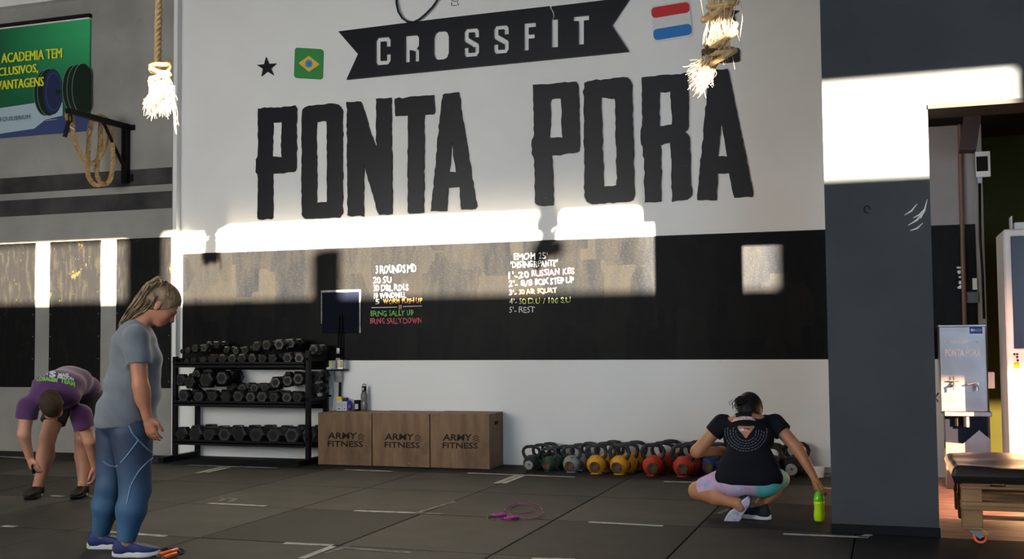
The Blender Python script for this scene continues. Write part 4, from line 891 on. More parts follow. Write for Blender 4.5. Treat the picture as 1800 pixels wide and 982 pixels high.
def sdf_obj(name, prims, m, parent, h=.008, k=.03, clips=(), cuts=(), post=None, smooth=True):
    lo = np.min([p[1] for p in prims], 0)-.04; hi = np.max([p[2] for p in prims], 0)+.04; n = tuple(int(q_)+2 for q_ in (hi-lo)/h)
    F, ax = field(prims, lo, h, n, k)
    if clips or cuts or post:
        g_ = np.stack(np.meshgrid(*ax, indexing='ij'), -1).astype(np.float32)
        for (p, nn) in clips: nn = V(*nn)/np.linalg.norm(nn); F = np.maximum(F, ((g_-V(*p).astype(np.float32))@nn).astype(np.float32))
        if cuts: C_, _ = field(cuts, lo, h, n, .004); F = np.maximum(F, -C_)
        if post: F = F+post(g_).astype(np.float32)
    v, f = nets(F, lo, h)
    return mkobj(name, v, f, m, parent, smooth)
unit = lambda a: V(*a)/np.linalg.norm(a)
def head_prims(C, f, u, s, sc=1.0):
    C = V(*C); e = lambda a, b, c: C+(f*a+u*b+s*c)*sc; ax = (f, s, u); r = lambda *a: [q_*sc for q_ in a]
    L = [eld(e(-.012, .025, 0), r(.098, .076, .092), ax), eld(e(.030, -.035, 0), r(.066, .060, .078), ax), eld(e(.058, -.088, 0), r(.030, .032, .026), ax), eld(e(.078, .014, 0), r(.018, .048, .016), ax, .02),
         cap(e(.086, .004, 0), e(.108, -.034, 0), .008*sc, .013*sc, k=.012), eld(e(.100, -.036, .012), r(.010, .009, .007), ax, .008), eld(e(.100, -.036, -.012), r(.010, .009, .007), ax, .008),
         eld(e(.088, -.060, 0), r(.011, .024, .006), ax, .008), eld(e(.086, -.071, 0), r(.011, .021, .006), ax, .008), eld(e(.060, -.025, .038), r(.026, .022, .026), ax, .02), eld(e(.060, -.025, -.038), r(.026, .022, .026), ax, .02)]
    for q_ in (1, -1):
        L += [eld(e(-.008, -.010, .078*q_), r(.019, .007, .031), (unit(f+.2*u), s, unit(u-.2*f)), .008), eld(e(-.006, -.034, .074*q_), r(.010, .007, .010), ax, .008)]
    return L
def eyes(C, f, u, s, sc, parent):
    C = V(*C)
    for q_ in (1, -1):
        c = C+(f*.076+u*-.004+s*.031*q_)*sc
        w_ = MB().ball(c, .0125*sc, 8).build('eye', M['eye_white'], parent, True); MB().ball(c+f*.0075*sc, .0072*sc, 6).build('iris', M['eye_dark'], w_, True)
    s2 = MB()
    for q_ in (1, -1):
        s2.tube([C+(f*(.092-.016*t*t*1.0)+u*(.022+.004*math.sin(t*3.1))+s*(.012+.034*t)*q_)*sc for t in np.linspace(0, 1, 6)], [.002, .0035, .0035, .003, .002, .001], 4)
    s2.build('eyebrow', M['brow'], parent)
def hand_prims(W_, d, n, side, curl=.5, sc=1.0, spread=.12, thumb=.6):
    """W_: wrist; d: wrist->knuckles; n: palm normal (direction the fingers curl to); side: towards the thumb"""
    W_ = V(*W_); d = unit(d); n = unit(V(*n)-d*(V(*n)@d)); t = np.cross(d, n); t = t if t@V(*side) > 0 else -t
    e = lambda a, b, c: W_+(d*a+t*b+n*c)*sc
    L = [cap(e(.0, 0, 0), e(.03, 0, 0), .026*sc, .028*sc, sq=(n, 1.35), k=.012), cap(e(.035, .016, 0), e(.085, .024, 0), .017*sc, .014*sc, k=.012), cap(e(.035, .0, .0), e(.088, .004, 0), .018*sc, .014*sc, k=.012), cap(e(.035, -.014, 0), e(.080, -.022, .0), .017*sc, .013*sc, k=.012)]
    for i, (o_, l_) in enumerate(((.030, .068), (.0105, .076), (-.0095, .071), (-.028, .056))):
        a = curl*.75; p = e(.084-.004*abs(i-1), o_, 0); dd = d+t*spread*(1-i)*.5; dd = unit(dd)
        r = .0098 if i < 3 else .0085
        for j, fr in enumerate((.42, .32, .26)):
            dr = dd*math.cos(a)+n*math.sin(a); p2 = p+dr*l_*fr*sc; L.append(cap(p, p2, (r-.0007*j)*sc, (r-.0007*(j+1))*sc, k=.004)); p = p2; a += curl*.85
    p = e(.022, .022, .004); p2 = p+(d*.55+t*.65+n*.25*thumb)*.042*sc; p3 = p2+(d*.85+t*.15+n*.5*thumb)*.034*sc; p4 = p3+(d*.85-t*.1+n*.6*thumb)*.026*sc
    L += [cap(p, p2, .0145*sc, .012*sc, k=.012), cap(p2, p3, .0115*sc, .0105*sc, k=.004), cap(p3, p4, .0105*sc, .0085*sc, k=.004)]
    return L
def shoe(A, d, up, parent, um, sm, L=.27, acc=None, sockm=None, inner=None, heel_acc=None):
    """A: point on the ground under the ankle joint; d towards toe; up away from the sole"""
    A = V(*A); d = unit(d); up = unit(V(*up)-d*(V(*up)@d)); s = np.cross(up, d); e = lambda a, b, c: A+d*a+s*b+up*c; ax = (d, s, up); q_ = L/.27
    root_prims = [eld(e(.135*q_, 0, .042), (.075*q_, .044, .030), ax), cap(e(-.02*q_, 0, .050), e(.10*q_, 0, .046), .040, .040, sq=(s, 1.12)), cap(e(-.015*q_, 0, .045), e(-.012*q_, 0, .088), .038, .036, sq=(s, 1.12)), cap(e(.0, 0, .08), e(.085*q_, 0, .058), .032, .026)]
    up_o = sdf_obj('shoe_upper', root_prims, um, parent, .0055, .03, clips=[(e(0, 0, .020), -up), (e(-.01, 0, .098), up*1+d*.25)])
    out = []
    for t in np.linspace(0, 2*math.pi, 36)[:-1]:
        x = math.cos(t); y = math.sin(t); wv = .047 if x > 0 else .036
        out.append((.072*q_+x*.140*q_, y*(wv-.006*max(0, .4-abs(x-.0))*1.0)))
    sb_ = MB(); n_ = len(out); zs = [(.0, .93), (.006, 1.0), (.024, 1.0), (.030, .94)]
    v = []; 
    for z, k_ in zs:
        for (a, b) in out: kz = (.012*max(0, (a-.15)/.06)**1.5 if a > .15 else 0)+ (.010*max(0, -(a+.02)/.05) if z > .02 else 0); v.append(e(.072*q_+(a-.072*q_)*k_, b*k_, z+kz))
    f = [tuple(range(n_-1, -1, -1)), tuple(range(3*n_, 4*n_))]+[(k*n_+i, k*n_+(i+1) % n_, (k+1)*n_+(i+1) % n_, (k+1)*n_+i) for k in range(3) for i in range(n_)]
    sb_.add(v, f); so_ = auto_smooth(bm_fix(sb_.build('shoe_sole', sm, parent)), 40)
    sl2 = MB()
    for j in range(4):
        a = .045+.022*j; sl2.tube([e(a*q_, -.026, .072-.006*j), e((a+.006)*q_, 0, .090-.009*j), e(a*q_, .026, .072-.006*j)], .0035, 4)
    sl2.build('shoelace', acc or um, up_o)
    if heel_acc:
        MB().bbox((0, 0, 0), (.01, .01, .01), .001)
        sdf_obj('heel_patch', [cap(e(-.045*q_, 0, .028), e(-.050*q_, 0, .060), .022, .014, sq=(s, .8))], heel_acc, up_o, .005, .01)
    if sockm:
        pass
    return up_o
skin = mat('skin_warm', (.36, .155, .088), .5, col2=(.31, .125, .070), scale=9, bump=.04, bscale=80); skin.node_tree.nodes['Principled BSDF'].inputs['Subsurface Weight'].default_value = .0
skin2 = mat('skin_pale', (.44, .225, .150), .5, col2=(.38, .185, .12), scale=9, bump=.04, bscale=80)
skin3 = mat('skin_tan', (.37, .17, .085), .48, col2=(.31, .135, .066), scale=9, bump=.04, bscale=80)
flat('eye_white', (.5, .48, .45), .3); flat('eye_dark', (.02, .012, .008), .2); flat('brow', (.05, .03, .018), .8)
def fold(sc, amp, dirv=(0, 0, 1), f2=(1, 0, 0)):
    d = V(*dirv).astype(np.float32)*sc; e = V(*f2).astype(np.float32)*sc
    def g_(p): a = p@d; b = p@e; return amp*(np.sin(a+1.7*np.sin(b*.6)+.5*np.sin(b*1.7))*np.sin(b*.8+a*.23))
    return g_
def project(o, pts, side_off=.002):
    """project seen points on to the surface of o; returns list of points just above it"""
    me = o.data; t = off(o); bv = BVHTree.FromPolygons([tuple(V(*v.co)+t) for v in me.vertices], [tuple(p.vertices) for p in me.polygons]); out = []
    for x, y in pts:
        d = ray(x, y); d = d/np.linalg.norm(d); h = bv.ray_cast(Vector(CPOS), Vector(d))
        if h[0] is not None: out.append(V(*h[0])+V(*h[1])*side_off*(1 if h[1].dot(Vector(d)) < 0 else -1))
        elif out: out.append(out[-1])
    return out
def proj_text(name, s, bl, br, tl, o, m, parent, bold=.03, arc=0.0):
    v, f = text_geo(s, bold); v = v.copy(); bl, br, tl = [np.array(q_, float) for q_ in (bl, br, tl)]
    px = bl+np.outer(v[:, 0], br-bl)+np.outer(v[:, 1], tl-bl); px[:, 1] -= arc*(1-(2*v[:, 0]-1)**2)
    me = o.data; t = off(o); bv = BVHTree.FromPolygons([tuple(V(*q_.co)+t) for q_ in me.vertices], [tuple(p.vertices) for p in me.polygons]); out = []; last = None
    for x, y in px:
        d = ray(x, y); d /= np.linalg.norm(d); h = bv.ray_cast(Vector(CPOS), Vector(d)); p = V(*h[0])-d*.006 if h[0] is not None else None; out.append(p)
    good = [p for p in out if p is not None]
    if not good: return None
    ok = [fc for fc in f if all(out[i] is not None for i in fc)]
    out = [p if p is not None else good[0] for p in out]
    return mkobj(name, out, ok, m, parent)

# ---------------------------------------------------------------- standing woman, side view, looking down
fwd = unit((.866, .5, 0)); sd = V(.5, -.866, 0); up3 = V(0, 0, 1)
Q = planeQ((-4.34, 5.55, 0), sd)
G0 = G(205, 968)
wo = thing('person', 'standing person with curly blond ponytail, grey t-shirt and blue leggings, looking down', 'person', (G0[0], G0[1], 0))
tf = math.radians(40); f_ = fwd*math.cos(tf)-up3*math.sin(tf); u_ = up3*math.cos(tf)+fwd*math.sin(tf)
HC = Q(284, 536, 0)
HS = 1.0
nS, nE, nW = Q(240, 592, .165), Q(247, 678, .205), Q(259, 733, .200)
fS, fE, fW = Q(236, 594, -.165), Q(250, 672, -.21), Q(262, 728, -.20)
nHip, nK, nC, nA = Q(232, 760, .09), Q(238, 858, .095), Q(231, 893, .12), G(222, 950, .09)
fHip, fK, fC, fA = Q(204, 760, -.09), Q(195, 852, -.085), Q(187, 886, -.11), G(177, 937, .09)
ax3 = (fwd, sd, up3); lean = unit(up3+fwd*.05)
torso = [eld(Q(237, 605, 0), (.112, .165, .13), ax3), eld(Q(240, 640, 0), (.135, .150, .15), ax3), eld(Q(257, 632, .075), (.070, .07, .07), ax3), eld(Q(257, 632, -.075), (.070, .07, .07), ax3),
         eld(Q(233, 680, 0), (.142, .165, .15), ax3), eld(Q(222, 722, 0), (.152, .185, .135), ax3), eld(Q(200, 728, .075), (.085, .09, .10), ax3), eld(Q(200, 728, -.075), (.085, .09, .10), ax3), eld(Q(246, 690, 0), (.10, .13, .11), ax3)]
neck = [cap(Q(240, 578, 0), HC-u_*.05-f_*.02, .060, .052)]
thigh = [cap(nHip, nK, .112, .078), cap(nK, nC, .074, .075), cap(nC, nA, .074, .041), eld(nK+fwd*.018, (.055, .05, .06), ax3), cap(fHip, fK, .110, .074), cap(fK, fC, .070, .072), cap(fC, fA, .071, .040)]
arms = lambda e_=0: [cap(nS, nE, .056+e_, .044+e_), cap(nE, nW, .044+e_, .029+e_), cap(fS, fE, .056+e_, .044+e_), cap(fE, fW, .044+e_, .029+e_)]
body = torso+neck+thigh+arms()+head_prims(HC, f_, u_, sd, HS)
body += [eld(nS, (.062, .055, .062), ax3), eld(fS, (.062, .055, .062), ax3), eld((nE+nW)/2+(nE-nW)*.2, (.046, .042, .07), ax3)]
body += hand_prims(nW, Q(264, 752, .195)-nW, -sd*.6+fwd*.4-up3*.2, fwd+sd*.3, .38, 1.02) + hand_prims(fW, Q(268, 748, -.2)-fW, sd*.7-fwd*.5, fwd, .6, 1.0)
body += [cap(nA, nA-up3*.06+fwd*.03, .038, .036), cap(fA, fA-up3*.06+fwd*.03, .038, .036)]
sdf_obj('body', body, skin, wo, .006, .022)
eyes(HC, f_, u_, sd, HS, wo)
shirt_m = mat('grey_shirt', (.105, .120, .138), .85, col2=(.090, .103, .120), scale=3, bump=.15, bscale=60, sheen=.3)
nS2 = nS+(nE-nS)*.56; fS2 = fS+(fE-fS)*.56
sh = [eld(Q(236, 605, 0), (.130, .180, .135), ax3), eld(Q(239, 640, 0), (.152, .168, .155), ax3), eld(Q(258, 632, .075), (.080, .08, .08), ax3), eld(Q(258, 632, -.075), (.080, .08, .08), ax3),
      eld(Q(232, 680, 0), (.162, .182, .16), ax3), eld(Q(221, 722, 0), (.168, .200, .15), ax3), eld(Q(200, 728, .075), (.098, .10, .115), ax3), eld(Q(200, 728, -.075), (.098, .10, .115), ax3), eld(Q(243, 695, 0), (.118, .15, .125), ax3), eld(Q(222, 740, 0), (.168, .198, .12), ax3),
      cap(Q(240, 582, 0), Q(238, 576, 0), .075, .066), cap(nS, nS2, .073, .069, 'b'), cap(fS, fS2, .073, .069, 'b')]
shirt = sdf_obj('t_shirt', sh, shirt_m, wo, .007, .04, clips=[(Q(220, 747, 0), V(0, 0, -1)), (Q(258, 568, 0), unit(up3*.75+fwd*.55))], post=fold(26, .0050, (.3, .1, 1.6), (.9, .5, .3)))
leg_m = mat('blue_leggings', (.022, .036, .070), .62, col2=(.018, .030, .060), scale=3, bump=.1, bscale=90)
# the cloth turns paler towards the ankles
nt = leg_m.node_tree; tc = nt.nodes.new('ShaderNodeTexCoord'); sp = nt.nodes.new('ShaderNodeSeparateXYZ'); nt.links.new(tc.outputs['Object'], sp.inputs[0]); mr = nt.nodes.new('ShaderNodeMapRange'); mr.inputs['From Min'].default_value = .60; mr.inputs['From Max'].default_value = .20; nt.links.new(sp.outputs[2], mr.inputs[0]); mixin(leg_m, mr.outputs[0], (.030, .085, .165))
lg = [cap(nHip, nK, .121, .088), cap(nK, nC, .083, .084), cap(nC, nA, .083, .052, 'b'), eld(nK+fwd*.02, (.06, .055, .07), ax3), cap(fHip, fK, .119, .083), cap(fK, fC, .079, .081), cap(fC, fA, .080, .050, 'b'),
      eld(Q(221, 735, 0), (.150, .185, .12), ax3), eld(Q(200, 735, .07), (.085, .09, .10), ax3), eld(Q(200, 735, -.07), (.085, .09, .10), ax3)]
leg = sdf_obj('leggings', lg, leg_m, wo, .007, .03, post=fold(40, .0015))
seam_m = mat('seam_pale', (.11, .19, .30), .7)
def zl(p): return [(x/2.571, 600+y/2.571) for x, y in p]
s = MB()
def smooth_pts(p, n=14):
    p = [np.array(q_, float) for q_ in p]; out = []
    for i in range(len(p)-1):
        a, b, c, d = p[max(i-1, 0)], p[i], p[i+1], p[min(i+2, len(p)-1)]
        for j in range(n): t = j/n; out.append(tuple(.5*((2*b)+(-a+c)*t+(2*a-5*b+4*c-d)*t*t+(-a+3*b-3*c+d)*t**3)))
    return out+[tuple(p[-1])]
for ln in (zl([(583,380),(600,415),(625,445),(660,480),(693,515),(665,545),(635,575),(612,610),(592,650),(580,700),(572,735)]), zl([(625,445),(600,480),(570,520),(545,548)]), zl([(468,540),(490,558),(520,564),(535,560)])):
    pr_ = project(leg, smooth_pts(ln, 6), .0015)
    if len(pr_) > 2: s.tube(pr_, .0042, 5)
s.build('flat_seam', seam_m, leg)
navy_u = mat('navy_mesh', (.010, .018, .090), .6, bump=.3, bscale=150); sole_w = mat('sole_white', (.42, .43, .44), .5)
neon = mat('pale_lime', (.42, .46, .20), .5)
fdir = unit(V(.93, .36, 0))
shoe(nA*V(1, 1, 0)-fdir*.015, fdir, up3, wo, navy_u, sole_w, .265, acc=navy_u); shoe(fA*V(1, 1, 0)-fdir*.015, fdir, up3, wo, navy_u, sole_w, .265, acc=navy_u, heel_acc=neon)
hair_m = mat('blond_hair', (.30, .205, .110), .55, col2=(.085, .055, .030), scale=22, detail=6, stretch=(1, 1, .6), bump=.5, bscale=160); hair_m.node_tree.nodes['Principled BSDF'].inputs['Roughness'].default_value = .45
e = lambda a, b, c: HC+f_*a+u_*b+sd*c
axh = (f_, sd, u_)
sdf_obj('hair', [eld(e(-.016, .030, 0), (.106, .084, .098), axh), eld(e(-.045, -.02, 0), (.062, .066, .06), axh)], hair_m, wo, .005, .03,
        cuts=[eld(e(.118, -.030, 0), (.085, .13, .10), axh), eld(e(.07, -.10, 0), (.10, .13, .085), axh), eld(e(-.006, -.014, .085), (.026, .022, .036), axh), eld(e(-.006, -.014, -.085), (.026, .022, .036), axh)])
tie = Q(290, 499, 0); g = np.random.RandomState(21); s = MB()
path = [tie, Q(276, 490, 0), Q(256, 500, 0), Q(238, 524, 0), Q(220, 550, 0), Q(207, 572, 0)]; wd = [.018, .038, .055, .060, .048, .022]
# a broad fan of waves, its lower edge following the nape
low = [tie, Q(284, 505, 0), Q(277, 522, 0), Q(268, 540, 0), Q(250, 552, 0), Q(222, 568, 0)]
for i in range(300):
    mixq = g.uniform(0, 1); ph = g.uniform(0, 6.28); fr = g.uniform(1.8, 3.4); lat_ = g.normal(0, .55); pts = []; rr = []; L_ = g.uniform(.45, 1.05); r0 = g.uniform(.0035, .0085); amp = g.uniform(.008, .026)
    for t in np.linspace(0, L_, 26):
        x = min(t, .999)*5; j = int(x); a_ = path[j]*(1-(x-j))+path[j+1]*(x-j); b_ = low[j]*(1-(x-j))+low[j+1]*(x-j); ww = wd[j]*(1-(x-j))+wd[j+1]*(x-j)
        wv = amp*math.sin(ph+t*6.28*fr)*min(1, t*4)
        pts.append(a_*(1-mixq)+b_*mixq+sd*(lat_*ww+amp*math.cos(ph+t*6.28*fr*.9))+unit(V(.6, .3, .75))*wv); rr.append(r0*(.45+.75*math.sin(math.pi*min(1, t/L_*.9+.1))))
    rr[-1] = .001; s.tube(pts, rr, 4)
s.build('ponytail', hair_m, wo, True)
s = MB()
for i in range(120):                                   # locks combed from the hairline back to the tie
    th = g.uniform(-1.35, 1.35); q0 = unit(f_*math.cos(th)*.95+sd*math.sin(th)+u_*g.uniform(.25, .75)); p0 = HC+V(0, 0, 0)-f_*.016+u_*.030; R3 = (.107, .085, .099); T_ = unit(tie-p0); pts = []
    for t in np.linspace(0, 1, 9):
        w_ = unit(q0*(1-t)+T_*t); rad = 1/math.sqrt((w_@f_/R3[0])**2+(w_@sd/R3[1])**2+(w_@u_/R3[2])**2); pts.append(p0+w_*(rad+.001+.002*math.sin(i*2.1)))
    s.tube(pts, [.0015]+[.0045]*7+[.003], 4)
s.build('combed_locks', hair_m, wo, True)
MB().lathe([(.014, -.010), (.021, -.006), (.021, .006), (.014, .010)], tie, 14, unit(path[1]-tie)).build('hair_tie', M['steel_black'], wo, True)

# ---------------------------------------------------------------- man bending forward, hands at his shins
nc = unit((.65, -.76, 0)); ri = unit((.76, .65, 0))
Q = planeQ((-6.24, 7.47, 0), nc); ax3 = (nc, ri, up3)
G1 = G(92, 878); mn = thing('person', 'person in a purple t-shirt bending right down towards his black shoes', 'person', (G1[0], G1[1], 0))
HC = Q(91, 713, .44); f_ = unit(nc*.10-up3*.99+ri*.22); u_ = unit(nc*.97+up3*.12+ri*-.05); u_ = unit(u_-f_*(u_@f_)); s_ = np.cross(u_, f_)
spine = unit(Q(98, 702, .30)-Q(138, 690, -.16)); lat = unit(ri-spine*(ri@spine)); nrm = np.cross(spine, lat); nrm = nrm if nrm[2] > 0 else -nrm; axt = (spine, lat, nrm)
LS, LE, LW = Q(49, 716, .30), Q(42, 762, .28), Q(52, 803, .20); RS, RE, RW = Q(142, 730, .30), Q(158, 775, .30), Q(167, 818, .18)
lH, lK, lC, lA = Q(107, 702, -.10), Q(84, 768, .03), Q(80, 800, -.02), G(67, 853, .09); rH, rK, rC, rA = Q(152, 702, -.14), Q(145, 770, .0), Q(147, 800, -.05), G(146, 852, .09)
def mtorso(x=0): return [eld(Q(138, 684, -.14), (.135+x, .165+x, .115+x), axt), eld(Q(122, 671, .02), (.16+x, .160+x, .108+x), axt), eld(Q(104, 679, .20), (.16+x, .19+x, .112+x), axt), eld(Q(97, 695, .30), (.10+x, .18+x, .085+x), axt)]
legs_ = [cap(lH, lK, .092, .062), cap(lK, lC, .058, .068), cap(lC, lA, .068, .037), cap(rH, rK, .092, .062), cap(rK, rC, .058, .068), cap(rC, rA, .068, .037), eld(lK+nc*.02, (.05, .048, .055), ax3), eld(rK+nc*.02, (.05, .048, .055), ax3)]
mbody = mtorso()+[cap(Q(95, 705, .33), HC-u_*.06-f_*.03, .066, .060)]+head_prims(HC, f_, u_, s_, 1.05)+legs_
mbody += [cap(LS, LE, .056, .046), cap(LE, LW, .047, .031), cap(RS, RE, .056, .047), cap(RE, RW, .048, .032), eld(LS, (.068,)*3), eld(RS, (.068,)*3)]
mbody += [cap(lA, lA-up3*.07, .036, .036), cap(rA, rA-up3*.07, .036, .036)]
mbody += hand_prims(LW, Q(57, 822, .19)-LW, ri*.8-nc*.4, nc, .6, 1.08)+hand_prims(RW, Q(168, 836, .17)-RW, -ri*.8-nc*.4, nc, .55, 1.08)
sdf_obj('body', mbody, skin2, mn, .0065, .022); eyes(HC, f_, u_, s_, 1.05, mn)
pm = mat('purple_shirt', (.060, .015, .080), .85, col2=(.048, .012, .068), scale=3, bump=.2, bscale=50, sheen=.25)
LS2 = LS+(LE-LS)*.42; RS2 = RS+(RE-RS)*.50
tee = sdf_obj('t_shirt', mtorso(.018)+[cap(LS, LS2, .083, .080, 'b'), cap(RS, RS2, .085, .084, 'b')]+[cap(Q(98, 703, .30), Q(93, 708, .37), .082, .074, 'b')], pm, mn, .0065, .05,
              clips=[(Q(164, 690, -.14), unit(-spine+up3*.1))], post=fold(24, .004, (.3, .2, 1), (1, .4, .1)))
wm = mat('shirt_print_white', (.50, .55, .55), .8); gm_ = mat('shirt_print_green', (.16, .42, .08), .8)
zz = lambda x, y: (15+x/7.553, 630+y/7.553)
for (t_, a, b, h_, m_, arc) in (("I AM", zz(385,242), zz(525,218), 7, wm, .5), ("S", zz(540,245), zz(630,245), 10.5, wm, 0), ("MAIS", zz(660,235), zz(800,240), 6, wm, 0), ("NATION", zz(650,268), zz(865,300), 6, wm, 2), ("CORAGEM", zz(365,300), zz(650,318), 8, gm_, 1.5), ("TEAM", zz(690,320), zz(885,380), 9, gm_, 1)):
    proj_text('shirt_print', t_, a, b, (a[0], a[1]-h_), tee, m_, tee, .05, arc)
sm_ = mat('charcoal_shorts', (.038, .038, .034), .85, col2=(.03, .03, .028), scale=4, bump=.2, bscale=60)
lT = lH+(lK-lH)*.62; rT = rH+(rK-rH)*.55
sdf_obj('shorts', [eld(Q(139, 695, -.16), (.145, .185, .135), axt), cap(lH, lT, .108, .098, 'b'), cap(rH+ri*.01, rT+ri*.012, .108, .100, 'b'), eld(Q(160, 700, -.2), (.10, .09, .14), ax3)], sm_, mn, .0065, .04, post=fold(30, .003))
bk = mat('shoe_black', (.012, .012, .013), .6, bump=.2, bscale=120)
for an, hd_ in ((lA, G(36, 888)-G(66, 878)), (rA, G(112, 888)-G(144, 876))):
    shoe(an*V(1, 1, 0), hd_*V(1, 1, 0), up3, mn, bk, bk, .29, acc=bk)
for (p_, nm) in ((lA, 1), (rA, 1)): MB().lathe([(.038, -.01), (.041, -.008), (.041, .012), (.039, .015)], p_+V(0, 0, 0), 16).build('sock', bk, mn, True)
hm = mat('short_brown_hair', (.032, .020, .011), .75, col2=(.05, .032, .018), scale=30, detail=5, bump=.6, bscale=200)
e = lambda a, b, c: HC+(f_*a+u_*b+s_*c)*1.05; axh = (f_, s_, u_)
sdf_obj('hair', [eld(e(-.016, .029, 0), (.109, .085, .102), axh), eld(e(-.04, -.03, 0), (.075, .073, .08), axh)], hm, mn, .005, .03,
        cuts=[eld(e(.12, -.055, 0), (.095, .14, .105), axh), eld(e(.02, -.12, 0), (.11, .14, .08), axh), eld(e(-.006, -.014, .09), (.024, .024, .034), axh), eld(e(-.006, -.014, -.09), (.024, .024, .034), axh)])
hd = thing('skipping_grip', 'black rope handle held in the hand of the bending person', 'handle', Q(58, 820, .20))
MB().cyl(Q(56, 806, .215), Q(60, 832, .215), .016, .013, n=12).build('grip', M['steel_black'], hd, True); MB().cyl(Q(60, 832, .215), Q(60.5, 835, .215), .006, n=8).build('swivel', M['chrome'], hd)

# ---------------------------------------------------------------- squatting woman seen from behind, reaching for a green bottle
nc = unit((.11, -.994, 0)); ri = unit((.994, .11, 0)); Q = planeQ((-.86, 7.78, 0), nc); ax3 = (nc, ri, up3)
G2 = G(1318, 915); sq_ = thing('person', 'squatting person seen from behind in a black top, reaching for the green bottle', 'person', (G2[0], G2[1], 0))
HC = Q(1319, 722, -.30); f_ = unit(-nc*.62-up3*.72+ri*.28); u_ = unit(up3*.66-nc*.66+ri*.06); u_ = unit(u_-f_*(u_@f_)); s_ = np.cross(u_, f_)
LS, LE, LW = Q(1269, 744, -.20), Q(1225, 793, -.20), Q(1282, 793, -.34); RS, RE, RW = Q(1362, 744, -.20), Q(1402, 788, -.12), Q(1431, 838, -.02)
lH, lK, lA = Q(1288, 842, .0), Q(1226, 862, -.12), Q(1296, 884, .10); rH, rK, rA = Q(1345, 842, 0), Q(1372, 842, -.36), Q(1337, 886, -.07)
tp_ = lambda x=0: [eld(Q(1316, 840, .02), (.135+x, .205+x, .105+x), ax3), eld(Q(1316, 808, -.02), (.105+x, .155+x, .14+x), ax3), eld(Q(1316, 770, -.10), (.105+x, .158+x, .13+x), ax3), eld(Q(1316, 745, -.17), (.085+x, .165+x, .075+x), ax3)]
calf_l = lK+(lA-lK)*.45; calf_r = rK+(rA-rK)*.45
sbody = tp_()+[cap(Q(1317, 742, -.18), HC-u_*.05-f_*.02, .056, .050)]+head_prims(HC, f_, u_, s_, .98)
sbody += [cap(LS, LE, .050, .044), cap(LE, LW, .042, .028), cap(RS, RE, .050, .041), cap(RE, RW, .041, .027), eld(LS, (.062,)*3), eld(RS, (.062,)*3)]
sbody += [cap(lH, lK, .092, .062), cap(lK, calf_l, .055, .060), cap(calf_l, lA, .058, .034), cap(rH, rK, .092, .062), cap(rK, calf_r, .056, .060), cap(calf_r, rA, .058, .034), cap(rA, rA-up3*.05+ri*-.02, .033, .034), cap(lA, lA-up3*.03+ri*.02, .033, .03)]
BT = Q(1440, 890, .0); bt0 = V(BT[0], BT[1], 0)
sbody += hand_prims(RW, V(bt0[0]-.012, bt0[1], .205)-RW, -nc*.2+ri*.9, nc*1.0-ri*.3, .62, .98)+hand_prims(LW, ri, -up3, nc, .6, .98)
sdf_obj('body', sbody, skin3, sq_, .006, .022); eyes(HC, f_, u_, s_, .98, sq_)
bkt = mat('black_top', (.0050, .0055, .009), .85, col2=(.007, .008, .012), scale=4, bump=.15, bscale=60)
z2 = lambda x, y: (1190+x/3.507, 670+y/3.507)
def spot(x, y, o_, r): return eld(Q(*z2(x, y), o_), r, ax3)
LS2 = LS+(LE-LS)*.36; RS2 = RS+(RE-RS)*.36
cut = [eld(Q(*z2(333, 212), -.10), (.14, .032, .040), ax3), eld(Q(*z2(505, 200), -.10), (.14, .052, .036), ax3)]
for t in np.linspace(0, 1, 7): cut.append(cap(Q(*z2(378+45*t, 280+62*t), .06), Q(*z2(378+45*t, 280+62*t), -.045), .010)); cut.append(cap(Q(*z2(470-45*t, 280+62*t), .06), Q(*z2(470-45*t, 280+62*t), -.045), .010))
for t in np.linspace(.1, .9, 5): cut.append(cap(Q(*z2(378+92*t, 282), .06), Q(*z2(378+92*t, 282), -.045), .011)); cut.append(cap(Q(*z2(395+60*t, 305), .06), Q(*z2(395+60*t, 305), -.045), .012))
cut.append(cap(Q(*z2(424, 322), .06), Q(*z2(424, 322), -.045), .010))
top = sdf_obj('top', tp_(.012)+[eld(Q(1316, 838, .02), (.150, .222, .11), ax3), eld(Q(1315, 820, .0), (.14, .20, .13), ax3), cap(LS, LS2, .069, .066, 'b'), cap(RS, RS2, .069, .066, 'b')], bkt, sq_, .006, .035,
              clips=[(Q(1316, 851, .1), unit(-up3)), (Q(1317, 722, -.2), unit(up3+nc*-.1))], cuts=cut, post=fold(22, .002, (.2, .1, 1), (1, .2, 0)))
dash = mat('print_pale', (.16, .19, .24), .8); s = MB(); cx, cy = z2(425, 318); g = np.random.RandomState(3)
for r_ in (17, 21.5, 26, 30.5, 35):
    a = -.15+g.uniform(0, .2)
    while a < 3.3:
        la = g.uniform(2.2, 5)/r_
        pts = project(top, [(cx+r_*1.05*math.cos(t), cy-3+r_*1.0*math.sin(t)) for t in np.linspace(a, a+la, 4)], .0015)
        if len(pts) > 2: s.tube(pts, .0021, 4)
        a += la+g.uniform(1.2, 2.2)/r_
s.build('dashed_ring_print', dash, top)
pk = mat('band_pink', (.50, .22, .22), .7, col2=(.55, .50, .48), scale=60, detail=2, lo=.48, hi=.52)
zb = lambda x, y: (1270+x/10.91, 720+y/10.91)
